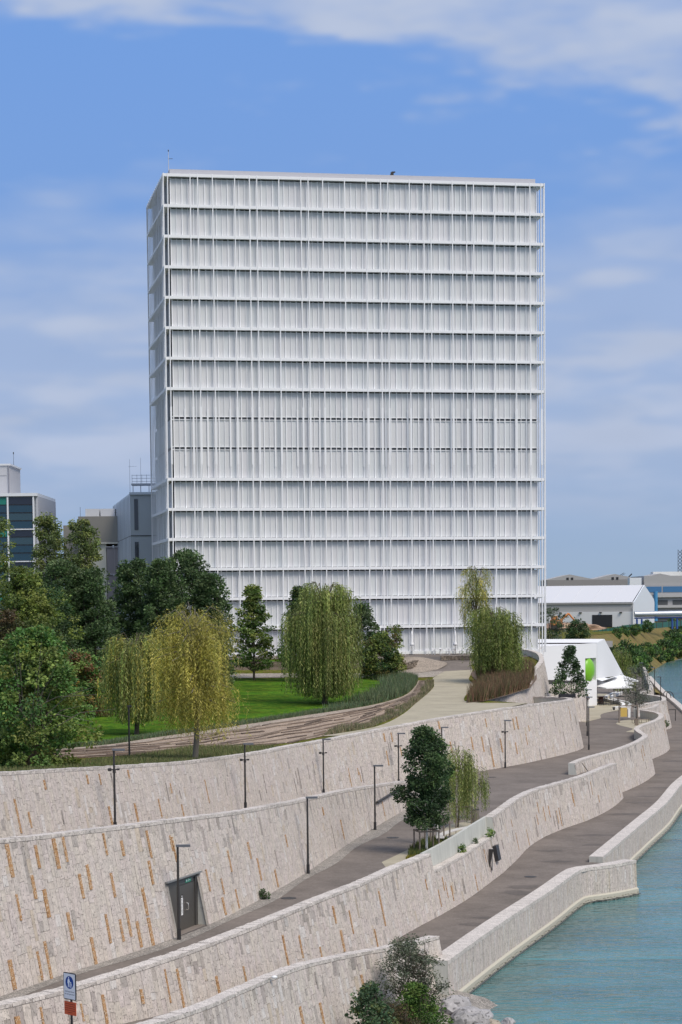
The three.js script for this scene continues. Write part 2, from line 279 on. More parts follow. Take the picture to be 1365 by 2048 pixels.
    q(f0, f1, f2, f3); q(f3, f2, b2, b3); q(b1, b0, b3, b2); q(f1, b1, b2, f2); q(b0, f0, f3, b3); q(f0, b0, b1, f1);
    const U = [], ou = rnd() * 9; for (let i = 0; i < P.length; i += 3) U.push(P[i] + P[i + 1] + ou, P[i + 2]);
    const k = .94 + rnd() * .12, c = [.69 * k, .64 * k, .60 * k], C = []; for (let i = 0; i < P.length; i += 3) C.push(...c);
    caps.push({ P, U, C, d: Math.hypot(A.x, A.z) }); s += l;
  }
  caps.sort((a, b) => a.d - b.d);
  for (const d of caps.slice(0, 290)) mesh('coping_stone', soup(d.P, flatNormals(d.P), d.U, d.C), M.stone, root);
  if (caps.length > 290) { const P = [], U = [], C = []; for (const d of caps.slice(290)) { P.push(...d.P); U.push(...d.U); C.push(...d.C); } stuff(mesh('coping_run', soup(P, flatNormals(P), U, C), M.stone, root)); }
  return { w, root };
}
const W1P = [[-24, -70, 11.0, 15.2], [-20.5, -84, 10.2, 14.16], [-18.75, -90.64, 9.82, 13.58], [-16.99, -97.28, 9.44, 13], [-15.32, -103.94, 9.06, 12.58], [-13.65, -110.6, 8.67, 12.17], [-12, -117.26, 8.28, 11.74], [-10.36, -123.93, 7.88, 11.34], [-8.88, -130.63, 7.48, 10.94], [-7.56, -137.37, 7.07, 10.63], [-6.08, -144.08, 6.67, 10.35], [-4.49, -150.76, 6.27, 10.13], [-3.06, -157.47, 5.93, 9.97], [-1.3, -164.18, 5.59, 9.79], [0.99, -170.53, 5.27, 9.76], [3.5, -176.92, 5.07, 9.79], [6.65, -182.99, 5, 9.94], [10.25, -188.84, 5, 10.18], [14.07, -194.54, 5, 10.36], [17.4, -200.53, 5, 10.45], [20.32, -206.74, 5, 10.42], [23.06, -213.04, 5, 10.34], [25.3, -219.6, 5, 10.2], [25.9, -224, 5, 10.15], [25.0, -228, 5, 10.1], [22.4, -231, 5, 10.1]];
const W2P = [[-16.5, -78, 5, 11.6], [-13.97, -84.19, 5, 11.26], [-11.88, -89.43, 5, 10.94], [-9.6, -94.58, 5, 10.7], [-7.55, -99.79, 5, 10.45], [-5.87, -105.2, 5, 10.14], [-4.52, -110.68, 5, 9.78], [-3.29, -116.18, 5, 9.5], [-2.15, -121.69, 5, 9.2], [-1.17, -127.26, 5, 8.9], [-.19, -132.81, 5, 8.6], [.82, -138.36, 5, 8.32], [1.91, -143.9, 5, 8], [3.04, -149.42, 5, 7.66], [4.2, -154.94, 5, 7.32], [5.5, -160.8, 5, 6.94], [6.6, -165, 5, 6.6]];
const W3all = [[-19, -68, 4.9, 5.95], [-14.3, -75.2, 4.4, 5.9], [-10.54, -80.83, 4.12, 5.88], [-7.19, -86.68, 3.81, 6.0], [-4.6, -92.93, 3.44, 6.0], [-2.4, -99.38, 2.87, 5.9], [-.22, -105.73, 2.42, 5.86], [2.01, -112.11, 2.12, 5.8], [3.87, -118.61, 2, 5.7], [6.01, -125.03, 2, 5.66], [7.98, -131.51, 2, 5.76], [9.68, -138.06, 2, 5.84], [11.34, -144.61, 2, 5.86], [12.75, -151.23, 2, 5.84], [14.1, -157.86, 2, 5.78], [15.84, -164.39, 2, 5.74], [18.15, -170.74, 2, 5.66], [20.84, -176.95, 2, 5.66], [23.09, -183.32, 2, 5.66], [24.98, -189.82, 2, 5.6], [26.56, -196.4, 2, 5.3]];
const RUST = {
  w2: [[-86.7, 4.5, 5.9], [-88.7, 4.6, 5.6], [-90.1, 4.4, 5.7], [-90.7, 4.6, 5.7], [-93.8, 4.5, 5.5], [-95.3, 4.3, 5], [-97.8, 3.9, 5.2], [-88.1, 3.4, 4.4], [-86.7, 2.7, 3.8], [-88.6, 2.5, 3.7], [-91.5, 2.9, 4], [-92.0, 3.2, 4.3], [-93.8, 2.6, 3.7], [-97.3, 2.7, 3.8], [-96.2, 1.4, 2.7], [-90.1, 1.3, 2.5], [-92.7, .7, 2], [-93.9, .6, 1.6], [-94.6, .7, 2], [-95.3, .1, 1.3], [-96.3, 0, 1.3], [-88, 0, 1.6], [-91.4, 0, 1.2], [-85.3, .1, 1.3], [-100.1, 3.4, 4.6], [-103.4, 1.5, 2.6], [-104.8, .1, 1], [-107.2, .1, 1.1], [-107, 2, 3.1], [-105.4, 1.1, 1.9], [-87.1, .1, 1.3], [-110.8, 2.2, 3.1], [-111.9, .9, 2.1], [-134.9, .4, 1.7], [-114.7, .1, 1.1], [-130.2, 2.5, 3], [-118.6, 1.9, 2.6], [-82.6, 1.4, 2.9], [-80.5, 3.3, 4.6]],
  w3: [[-98.7, .5, 2.1], [-93.5, 0, 1.1], [-100.8, .8, 1.9], [-106.1, 2, 2.9], [-113.7, 1, 2.9], [-111.6, .1, 1.1], [-103.4, .2, 1.1], [-106.6, .5, 1.6], [-87.5, 0, 1.7], [-90.5, .1, 1], [-84.7, .6, 1.2], [-82.5, .1, 1.3], [-78, .1, 1.1]],
  w4: [[-99, 1.3, 2.7], [-93.7, 1.4, 2.4], [-91.1, 1.7, 2.7], [-88.8, .6, 2.1]],
  w1: [[-102.1, .5, 2.2], [-103.5, .7, 1.5], [-114.5, .2, 1.3], [-118.6, .1, 1.3], [-127, .1, .9], [-122.9, .3, 1.4], [-114.1, 2.5, 3.1], [-112.3, 2.6, 3.1], [-106.3, 2.5, 3], [-118.8, 2.7, 3.2], [-187.7, 4.2, 4.9], [-194.6, 3.9, 4.7], [-201, 3.3, 4.5], [-193.7, 1.7, 3.1], [-188.9, 2, 3], [-196.8, 1.4, 2.7], [-194.8, .2, 2], [-200, 3.3, 4.4], [-180.1, 3.6, 4.4], [-178.7, 3.7, 4.4], [-191.9, 2, 3.2], [-199.5, 1, 2.1]],
};
const wall1 = stoneWall({ name: 'terrace_wall', label: 'long battered pale stone wall holding up the park above the upper ramp', pts: W1P, seed: 11, rust: RUST.w1, streaks: 42, thick: .6, innerFoot: a => a.h1 - 1, weather: false });
const w2line = new WallLine(W2P, .2), doorS0 = w2line.sAtZ(-98.75), doorS1 = w2line.sAtZ(-102.35);
const wall2 = stoneWall({ name: 'ramp_wall', label: 'tall battered pale stone wall with rust coloured stones and a steel door', pts: W2P, seed: 22, rust: RUST.w2, streaks: 6, thick: .55, holes: [{ s0: doorS0, s1: doorS1, v: 2.58 }], innerFoot: a => rampH(-a.z) - .2 });
const W3a = W3all.slice(0, 10), W3c = [[11.11, -143.7, 2, 5.86], ...W3all.slice(13)];
const W3b = [[6.01, -125.03, 2, 4.62], [7.98, -131.51, 2, 4.66], [9.68, -138.06, 2, 4.7], [11.11, -143.7, 2, 4.7]];
const wall3a = stoneWall({ name: 'quay_wall', label: 'battered pale stone wall below the door path, nearest the round traffic sign', pts: W3a, seed: 33, rust: RUST.w3, streaks: 8, innerFoot: () => PROM - .2 });
const wall3c = stoneWall({ name: 'quay_wall', label: 'battered pale stone wall between the willow bench and the wavy wall', pts: W3c, seed: 35, streaks: 26, innerFoot: () => PROM - .2 });
const wall3b = stoneWall({ name: 'planter_wall', label: 'low stone planter wall with wall mounted black box and poster', pts: W3b, seed: 34, streaks: 10, thick: .5, innerFoot: () => 4.2 });
// smooth concrete panel behind the planter
{
  const w = new WallLine([W3all[8], W3all[9], W3all[10], W3all[11], W3all[12]], .2), P = [], U = [], rt = thing('parapet_panel', 'smooth pale concrete parapet panel behind the planter', 'parapet'), s0 = w.sAtZ(-124.7), s1 = w.sAtZ(-143.9), n = 18;
  const pt = (s, y, k) => { const a = w.at(s); const q = -.2 * (a.h1 - a.h0) - k; return [a.x + a.nx * q, y === 1 ? a.h1 : y, a.z + a.nz * q]; };
  for (let i = 0; i < n; i++) { const a = lerp(s0, s1, i / n), c = lerp(s0, s1, (i + 1) / n); const q = (A, B, C, D) => P.push(...A, ...B, ...C, ...A, ...C, ...D); q(pt(a, 4.3, .3), pt(c, 4.3, .3), pt(c, 1, .42), pt(a, 1, .42)); q(pt(a, 1, .42), pt(c, 1, .42), pt(c, 1, .62), pt(a, 1, .62)); q(pt(c, 4.6, .62), pt(a, 4.6, .62), pt(a, 1, .62), pt(c, 1, .62)); }
  for (let i = 0; i < P.length; i += 3) U.push(P[i] - P[i + 2], P[i + 1]);
  mesh('panel', soup(P, flatNormals(P), U), M.smooth, rt);
}
// wavy wall between promenade and quay
const W6top = [[20.95, -187.55], [22.33, -192.28], [24.56, -198.01], [27.3, -204.71], [29.74, -211.94], [31.52, -218.15], [32.9, -224.2], [33.2, -230.2], [33.8, -236.79], [35.3, -242.9], [37.2, -248.6], [39.1, -255.3], [40.5, -262.6], [40.8, -269], [39.8, -274.5]];
function fromTop(T, h0, h1, b) { return T.map((p, i) => { const a = T[Math.max(0, i - 1)], c = T[Math.min(T.length - 1, i + 1)], L = Math.hypot(c[0] - a[0], c[1] - a[1]), nx = -(c[1] - a[1]) / L, nz = (c[0] - a[0]) / L, k = b * (h1 - h0); return [p[0] + nx * k, p[1] + nz * k, h0, h1]; }); }
const wall6 = stoneWall({ name: 'wavy_wall', label: 'winding pale stone parapet wall curling beside the promenade bench', pts: fromTop(W6top, 2, 6.05, .2), seed: 66, streaks: 20, innerFoot: () => PROM - .2, capRough: .03 });
const wall7 = stoneWall({ name: 'wavy_wall', label: 'short wavy stone wall section with planted ledge beyond the yellow notice board', pts: fromTop([[39.2, -276.5], [40.9, -278.6], [42.6, -283], [43.9, -288.5]], 2, 6.05, .2), seed: 67, streaks: 6, innerFoot: () => PROM - .2, capRough: .03 });
const wall8 = stoneWall({ name: 'wavy_wall', label: 'far wavy stone wall under the row of river lamps', pts: fromTop([[40.6, -285.5], [42.35, -289.9], [44.33, -294.5], [46.4, -299.57], [47.3, -304], [47.9, -311], [46.9, -318], [46.6, -324], [49.5, -333], [51.5, -345], [55, -372], [59.5, -405], [64, -440]], 2, 6.05, .2), seed: 68, streaks: 8, innerFoot: () => PROM - .2, capRough: .03 });
const wall4 = stoneWall({ name: 'shore_wall', label: 'battered stone wall behind the shrubs on the rocky shore', pts: fromTop([[-13, -60], [-9.0, -69], [-6.9, -74.8], [-4.83, -80.7], [-3.85, -84.8], [-1.78, -92.5], [.31, -98.39], [2.22, -102.6], [3.7, -105.5], [5.0, -108.2]].map(p => p), .2, 3.3, .2).map(p => [p[0], p[1], .3, Math.max(3.3, quayH(-p[1]) + 1.15)]), seed: 44, rust: RUST.w4, streaks: 6, innerFoot: a => quayH(-a.z) - .2 });
const wall5 = stoneWall({ name: 'upper_wall', label: 'curving pale stone wall edging the reddish grass bed above the white cafe', pts: [[14.6, -210.5, 5, 10.6], [18.6, -217.0, 5, 10.9], [21.0, -224.6, 5, 11.3], [22.5, -232.0, 5, 11.7], [23.3, -239.2, 5, 12.1], [25.1, -249.5, 5, 12.6], [26.5, -256, 5, 13.3], [27.0, -263, 5, 13.9], [26.4, -270, 5, 14.2], [25.2, -275, 5, 14.2]], seed: 55, streaks: 10, innerFoot: a => a.h1 - 1.2, thick: .5, weather: false });
const wall9 = stoneWall({ name: 'upper_wall', label: 'curved stone wall end rising behind the lamp post near the white cafe', pts: [[22.5, -262, 5, 9.8], [27.5, -264.5, 5, 9.9], [31.0, -268, 5, 9.9], [32.6, -273, 5, 9.9], [32.2, -279, 5, 9.8], [29.5, -286, 5, 9.7]], seed: 56, streaks: 5, thick: .6, weather: false });

const RIVER1 = [[5.35, -106.4], [8.9, -118.3], [13.3, -132.2], [15.9, -140.8], [16.6, -142.5], [17.8, -143.5], [19.2, -144.8], [20.7, -146.6]], RIVER2 = [[18.6, -148.7], [22.15, -161.67], [25.4, -173.57], [29.16, -187.34], [33.78, -206.78], [40, -230], [46, -258]];
// ───────────────────────── promenade, ramp, quay, verge ─────────────────────────
const lineOf = (P, k = 0) => { const w = new WallLine(P, .2); return w.P.map(a => [a.x - a.nx * (k + (k ? .2 * (a.h1 - a.h0) : 0)), a.z - a.nz * (k + (k ? .2 * (a.h1 - a.h0) : 0))]); };
{
  const inner = [...lineOf(W3all, .5), ...lineOf(fromTop(W6top, 2, 6.05, .2), .3), [42, -284], [45, -298], [46.8, -320], [52, -346], [60, -420], [66, -500], [40, -500], [20, -330], [22, -262], [25, -228]];
  const wall1far = lineOf(W1P).filter(p => p[1] < -168 && p[1] > -224).map(p => [p[0] - .3, p[1]]).reverse();
  const w2l = lineOf(W2P).map(p => [p[0] - .4, p[1]]).reverse();
  structure('promenade', sheetGeo([...inner, ...wall1far, ...w2l], PROM, 30), M.asphalt);
  // upper ramp between terrace wall and ramp wall
  const P = [], U = []; const A = new WallLine(W1P, .2), B = new WallLine(W2P, .2);
  for (let z = -72; z > -166; z -= 3) { const q = zz => { const a = A.at(A.sAtZ(zz)), b = B.at(Math.max(0, B.sAtZ(Math.max(-164.6, Math.min(-79, zz))))); const kb = .2 * (b.h1 - b.h0) + .3; return [[a.x - .5, rampH(-zz), zz], [b.x - b.nx * kb, rampH(-zz), zz]]; }; const [l0, r0] = q(z), [l1, r1] = q(z - 3); P.push(...l0, ...r0, ...r1, ...l0, ...r1, ...l1); for (const v of [l0, r0, r1, l0, r1, l1]) U.push(v[0], v[2]); }
  { const z = -165, a = A.at(A.sAtZ(z)); const e = [[a.x - .5, rampH(165), z], [7.2, rampH(165), z], [9.5, 5.01, -180], [3, 5.01, -180]]; for (const i of [0, 1, 2, 0, 2, 3]) { P.push(...e[i]); U.push(e[i][0], e[i][2]); } }
  structure('upper_ramp', soup(P, null, U), M.asphalt);
  // gravel verge along the ramp wall
  const v = B.P.filter(a => a.z > -163), wv = a => .75 + .5 * sstep(-118, -150, a.z) + .15 * Math.sin(a.s * .4);
  structure('gravel_verge', sheetGeo([...v.map(a => [a.x - .3 * a.nx, a.z - .3 * a.nz]), ...v.slice().reverse().map(a => [a.x + a.nx * wv(a), a.z + a.nz * wv(a)])], PROM + .012, 8), M.gravel);
  // quay
  const inset = (T, k) => { const w = new WallLine(T.map(p => [p[0], p[1], 0, 2.4]), 0); return w.P.filter((_, i) => i % 3 === 0 || i === w.P.length - 1).map(q => [q.x - q.nx * k, q.z - q.nz * k]); };
  const cop = [...inset(RIVER1, .5), ...inset(RIVER2, .5), [54, -310], [57.4, -350], [63.8, -412], [72, -485], [76.5, -524]];
  const w3l = lineOf(W3all).map(p => [p[0] - .3, p[1]]), w6l = lineOf(fromTop(W6top, 2, 6.05, .2)).map(p => [p[0] - .8, p[1]]);
  const w4l = lineOf(wall4.w.P.map(a => [a.x, a.z, a.h0, a.h1]), .1).reverse();
  structure('quay_path', sheetGeo([...w3l, ...w6l, [45, -290], [48, -320], [53, -350], [60, -412], [68, -485], [72, -524], ...cop.slice().reverse(), ...w4l], (x, z) => quayH(-z), 4), M.asphalt);
}
// ───────────────────────── river walls with coping slabs ─────────────────────────
const plinthTex = tex(256, 256, (u, v) => { const a = f2d(u * 12, v * 12, 2, 4, 12), m = sstep(.46, .62, a + .9 * (.52 - v)); return [lerp(.70, .34, m), lerp(.68, .33, m), lerp(.62, .27, m)]; }, true, 1 / 2, 1);
const plinthMat = new THREE.MeshStandardMaterial({ map: plinthTex, roughness: .85, bumpMap: stoneBump, bumpScale: .02 });
function riverWall(name, label, top, seed, cw = .95) {
  const H0 = -.4, H1 = 2.45, pts = fromTop(top, 0, H1, .04).map(p => [p[0], p[1], 0, H1 - .02]);
  const r = stoneWall({ name, label, pts, b: .04, seed, thick: cw, cap: .22, capLen: .75, capRough: .014, weather: false, wide: [.12, .24], longer: 2.2, proud: .012, innerFoot: a => quayH(-a.z) - .1 });
  const w = r.w, P = [], U = [], n = Math.ceil(w.L / .5), st = (a, out, y) => [a.x + a.nx * out, y, a.z + a.nz * out];
  for (let i = 0; i < n; i++) { const a = w.at(w.L * i / n), c = w.at(w.L * (i + 1) / n), q = (A, B, C, D, v0, v1) => { P.push(...A, ...B, ...C, ...A, ...C, ...D); const u0 = w.L * i / n, u1 = w.L * (i + 1) / n; U.push(u0, v0, u1, v0, u1, v1, u0, v0, u1, v1, u0, v1); }; q(st(a, .16, -.25), st(c, .16, -.25), st(c, .13, .42), st(a, .13, .42), 0, .96); q(st(a, .13, .42), st(c, .13, .42), st(c, .0, .52), st(a, .0, .52), .96, .99); }
  mesh('plinth', soup(P, null, U), plinthMat, r.root);
  mesh('fender_rail', tube([...Array(24).keys()].map(i => { const a = w.at(w.L * i / 23); return V(a.x + a.nx * .26, .1, a.z + a.nz * .26); }), .035, 6, 60), M.steel, r.root);
  return r;
}
riverWall('river_wall', 'low river wall with broad coping and jutting tip beside the water', RIVER1, 81);
riverWall('river_wall', 'low river wall with broad coping starting behind the jutting tip', RIVER2, 82);
riverWall('river_wall', 'far low river wall beside the bathing ladder', [[52, -300], [57.5, -350], [63.8, -412], [72, -485]], 83);

// ───────────────────────── the white tower ─────────────────────────
{
  const W = 51.44, DP = 23.15, FH = 3.94, TOP = 63.04, IN = 1.0, FI = .62, SI = .62, SL = .37;
  const T = thing('office_tower', 'tall white gridded office tower with sixteen storeys of pale blinds', 'tower', [-22.446, 13.45, -276.727], .18355);
  const rnd = rng(5), slabMat = std(lin(.79, .795, .81), .55), postMat = std(lin(.78, .785, .80), .5), darkGlass = new THREE.MeshPhysicalMaterial({ color: lin(.05, .055, .062), roughness: .55, specularIntensity: .3 }), recess = std(lin(.10, .105, .115), .6);
  const slabsAt = [0, 1, 2, 3, 4, 5, 6, 7, 10, 11, 12, 13, 14, 15];
  for (const k of slabsAt) { const y = TOP - FH * k; mesh('floor_slab', merge([bb(0, y - SL, -DP, W, y, 0)]), slabMat, T); }
  // glazed core
  mesh('glazed_core', bb(SI + .25, .05, -DP + IN + .35, W - IN - .35, TOP - .45, -FI - .35), darkGlass, T);
  mesh('roof_parapet', bb(IN, TOP + .003, -DP + IN, W - IN, TOP + .75, -IN), std(lin(.42, .42, .45), .8), T);
  mesh('base_plinth', merge([bb(IN - .2, 0, -DP + IN, W - IN + .2, .42, -FI + .25)]), slabMat, T);
  // outer posts
  const front = [0.62, 3.55], mods = [0, 1, 3, 6, 8, 9, 12, 15, 16, 18, 21, 24, 26, 27, 30, 32, 33, 36, 38, 39, 42, 45, 47]; mods.slice(1).forEach(m => front.push(3.55 + m * .9755)); front.push(W - .5);
  const postH = TOP + .04;
  const postGeo = bx(.125, postH, .14, 0, postH / 2, 0);
  const put = (name, g, m, x, z, y = 0, turn = 0) => { const o = mesh(name, g, m, T); o.position.set(x, y, z); o.rotation.y = turn; return o; };
  for (const x of front) put('outer_post', postGeo, postMat, x, -.04);
  put('outer_post', postGeo, postMat, .04, .0); put('outer_post', postGeo, postMat, W - .04, .0);
  const side = [.7, 1.9, 3.2, 4.6, 6.2, 7.6, 9.4, 11.2, 12.8, 14.6, 16.2, 18.0, 19.8, 21.6], sideGeo = bx(.15, postH, .09, 0, postH / 2, 0), sideThin = bx(.10, TOP - .5, .05, 0, (TOP - .5) / 2, 0);
  for (const z of side) { put('outer_post', sideGeo, postMat, .0, -z, 0, Math.PI / 2); put('outer_post', sideGeo, postMat, W - .0, -z, 0, Math.PI / 2); }
  put('outer_post', postGeo, postMat, .04, -DP); put('outer_post', postGeo, postMat, W - .04, -DP);
  // inner mullions, alternately wide and narrow
  const n = 66, mw = (W - 2 * IN) / n, thick = bx(.14, TOP - .5, .07, 0, (TOP - .5) / 2, 0), thin = bx(.08, TOP - .5, .05, 0, (TOP - .5) / 2, 0);
  for (let i = 0; i <= n; i++) put('mullion', i % 2 ? thin : thick, postMat, IN + i * mw, -FI + .06, .0);
  const ns = 28, sw = (DP - 2 * IN) / ns;
  for (let i = 2; i < ns; i += 2) put('mullion', sideThin, postMat, SI - .03, -IN - i * sw, 0, Math.PI / 2);
  // sleeves across the plant floors
  const s0 = TOP - FH * 7.55 - SL, sy1 = s0, sy0 = TOP - FH * 9.53 - .1, sh = sy1 - sy0, sleeve = bx(.23, sh, .10, 0, sh / 2, .0);
  const innerSleeve = bx(.22, sh, .07, 0, sh / 2, 0);
  for (const x of front) put('louvre_sleeve', sleeve, slabMat, x, .0, sy0);
  for (let i = 2; i < n; i += 4) put('louvre_sleeve', innerSleeve, slabMat, IN + i * mw, -FI + .10, sy0 - .25);
  const sideSleeve = bx(.24, sh, .09, 0, sh / 2, 0); for (const z of side) put('louvre_sleeve', sideSleeve, slabMat, 0, -z, sy0, -Math.PI / 2);
  // blinds: one cloth per bay and storey
  const tints = [[.60, .61, .625], [.592, .612, .625], [.606, .608, .625], [.60, .606, .615], [.59, .606, .615], [.606, .613, .624]].map(c => std(lin(...c), .88));
  const sets = []; const bays = [];
  for (let k = 0; k < 16; k++) {
    const plant = k >= 8 && k <= 10, yTop = TOP - FH * k - (k === 8 || k === 9 ? .22 : SL + .22), yBot = k === 15 ? .42 : TOP - FH * (k + 1) + (k === 7 || k === 8 ? .14 : .05);
    for (let i = 0; i < n; i++) bays.push({ w: mw - .03, h: yTop - yBot, x: IN + (i + .5) * mw, y: (yTop + yBot) / 2, z: -FI - .03, turn: 0, k, i });
    for (let i = 0; i < ns; i++) if (plant || i % 5 === 0) bays.push({ w: sw - .05, h: yTop - yBot, x: SI + .03, y: (yTop + yBot) / 2, z: -IN - (i + .5) * sw, turn: Math.PI / 2, k, i, sideFace: true });
  }
  const geoCache = new Map(), gk = b => { const key = b.w.toFixed(3) + '|' + b.h.toFixed(3); if (!geoCache.has(key)) geoCache.set(key, bx(b.w, b.h, .05)); return geoCache.get(key); };
  const restG = [], order = bays.map((b, i) => [b.sideFace ? 0 : b.h + rnd() * .5, i]).sort((a, b) => b[0] - a[0]).map(a => a[1]), chosen = new Set(order.slice(0, 290));
  const C = new THREE.Color();
  bays.forEach((b, i) => {
    const m = Math.floor(Math.pow(rnd(), .8) * tints.length), dz = (rnd() - .5) * .006;
    if (b.k === 15 && b.x > 27.5 && b.x < 29.3) return;
    if (chosen.has(i)) { const o = mesh('blind', gk(b), tints[m], T); o.position.set(b.x, b.y, b.z + dz); o.rotation.y = b.turn; }
    else { const g = gk(b).clone(); g.rotateY(b.turn); g.translate(b.x, b.y, b.z + (b.turn ? 0 : dz)); const c = tints[m].color, a = new Float32Array(g.attributes.position.count * 3); for (let q = 0; q < a.length; q += 3) { a[q] = c.r; a[q + 1] = c.g; a[q + 2] = c.b; } g.setAttribute('color', new THREE.BufferAttribute(a, 3)); restG.push(g); }
  });
  stuff(mesh('blind_field', merge(restG), std(0xffffff, .88, { vertexColors: true }), T));
  // rails under each slab and the slots of the plant floors
  for (let k = 0; k < 16; k++) {
    const y = TOP - FH * k, slot = k === 8 || k === 9;
    if (slot) { mesh('plant_slot', merge([bb(IN, y - .25, -FI - .12, W - IN, y + .2, -FI - .06)]), recess, T); mesh('slot_rail', merge([bb(IN - .4, y + .12, -FI - .05, W - IN + .4, y + .2, -FI + .1), bb(IN - .4, y - .28, -FI - .05, W - IN + .4, y - .19, -FI + .1)]), postMat, T); }
    else mesh('blind_rail', bb(IN, y - SL - .26, -FI - .04, W - IN, y - SL - .19, -FI + .06), postMat, T);
  }
  // entrance
  mesh('entrance_canopy', bb(26.8, 2.55, -FI + .1, 28.4, FH - SL + .02, .25), slabMat, T);
  mesh('entrance_door', bb(28.0, .05, -FI - .1, 29.25, 2.6, -FI - .05), darkGlass, T);
  // roof corner brackets
  const br = merge([bx(.1, .1, 1.4, 0, 0, 0)]);
  for (const k of slabsAt) { const o = mesh('corner_bracket', br, postMat, T); o.position.set(W - .62, TOP - FH * k - SL - .06, -.62); o.rotation.y = -Math.PI / 4; }
  const mast = thing('roof_mast', 'thin lightning mast on the tower roof corner', 'mast', [-21.9, 13.45 + TOP + .7, -279.5]);
  mesh('pole', cyl(.05, .03, 2.9, 0, 0, 0, 8), std(lin(.5, .5, .52), .5), mast); mesh('tip_sensor', merge([bx(.12, .2, .12, 0, 2.75, 0), bx(.5, .05, .05, .3, 1.7, 0)]), M.dark, mast);
  // roof figure: small crouched maintenance crane with a disc foot
  const fx = -22.446 + Math.cos(.18355) * 31.3 - Math.sin(.18355) * 4, fz = -276.727 - Math.sin(.18355) * 31.3 - Math.cos(.18355) * 4;
  const cr = thing('roof_crane', 'small dark folded facade crane on the tower roof', 'crane', [fx, 13.45 + TOP + .73, fz]);
  mesh('track_plate', cyl(1.0, 1.0, .08, 0, .02, 0, 20), M.steel, cr); mesh('jib', merge([bar(V(-.25, .08, 0), V(-.05, .75, 0), .16), bar(V(.25, .08, 0), V(.1, .7, 0), .14), bx(.42, .34, .4, .05, .82, 0), bx(.5, .14, .3, .22, 1.02, 0)]), M.iron, cr); mesh('counterweight', bx(.4, .3, .5, -.3, .3, 0), M.greyBark, cr);
}

// ───────────────────────── other buildings ─────────────────────────
const glassMat = c => new THREE.MeshPhysicalMaterial({ color: c, roughness: .06, metalness: 0, specularIntensity: 1, clearcoat: .4 });
{ // glass office with teal spandrels
  const B = thing('glass_office', 'dark glass office block with teal spandrels and white mullions', 'building', [-48.2, 11.7, -290], 0);
  const H = 24.15, fl = 4.42, mwid = 3.55, right = 6.5, z = 0, frame = std(lin(.72, .74, .78), .4), glass = glassMat(lin(.012, .045, .075)), glass2 = glassMat(lin(.03, .065, .085)), navy = glassMat(lin(.014, .018, .032)), teal = std(lin(.02, .19, .15), .3), line = M.black;
  mesh('body', bb(-24, 0, -18, right, H - .3, -.35), std(lin(.5, .51, .53), .6), B);
  mesh('roof_edge', bb(-24, H - .3, -18.1, right + .25, H + .12, .15), frame, B);
  mesh('side_panel', bb(right - .02, 0, -18, right + .3, H - .31, -.1), std(lin(.45, .46, .5), .5), B);
  for (let i = -6; i <= 0; i++) { const x = right - .35 + i * mwid; mesh('mullion', bb(x - .11, 0, -.3, x + .11, H - .31, .06), frame, B); }
  for (let k = 0; k < 6; k++) {
    const y1 = H - .42 - k * fl; if (y1 - fl < -3) break;
    mesh('transom', bb(-18, y1 - fl - .07, -.3, right - .36, y1 - fl + .07, .04), frame, B);
    for (let i = -6; i < 0; i++) {
      const x0 = right - .35 + i * mwid + .12, x1 = x0 + mwid - .24, top = mesh('spandrel', bb(x0, y1 - 1.0, -.25, x1, y1 - .02, -.1), (i === -1) ? navy : (i === -3 && k === 0 ? navy : teal), B);
      for (let r = 0; r < 3; r++) { const a = y1 - 1.02 - r * 1.1; mesh('window_pane', bb(x0, Math.max(y1 - fl + .08, a - 1.06), -.25, x1, a - .06, -.12), (i + r + k) % 3 ? glass : glass2, B); mesh('glazing_bar', bb(x0, a - .07, -.24, x1, a - .005, -.07), line, B); }
    }
  }
  const P = thing('plant_room', 'pale grey metal rooftop plant room above the glass office', 'plant room', [-48.2, 35.85, -296], 0), pm = std(lin(.47, .47, .49), .6);
  mesh('cladding', bb(-24, 0, -10, 2.0, 4.3, 0), pm, P); mesh('roof_lip', bb(-24, 4.3, -10.1, 2.2, 4.55, .15), std(lin(.66, .67, .69), .5), P); mesh('seam', merge([bb(-24, 2.85, .0, 1.6, 2.92, .03), ...[-14, -10.5, -7, -3.5, 0].map(x => bb(x, 0, 0, x + .04, 2.85, .025))]), std(lin(.25, .26, .28), .6), P); mesh('downpipe', cyl(.09, .09, 4.3, 1.9, 0, .1, 8), std(lin(.25, .25, .28), .5), P);
  mesh('vent_box', bb(-6, 4.56, -3, -1.9, 5.5, -2), pm, P); mesh('aerial', merge([cyl(.03, .02, 2.2, 0, 4.55, -2, 6), cyl(.03, .02, 1.7, 2.0, 4.55, -4, 6), bx(.12, .3, .12, 2.0, 6.3, -4)]), M.dark, P);
}
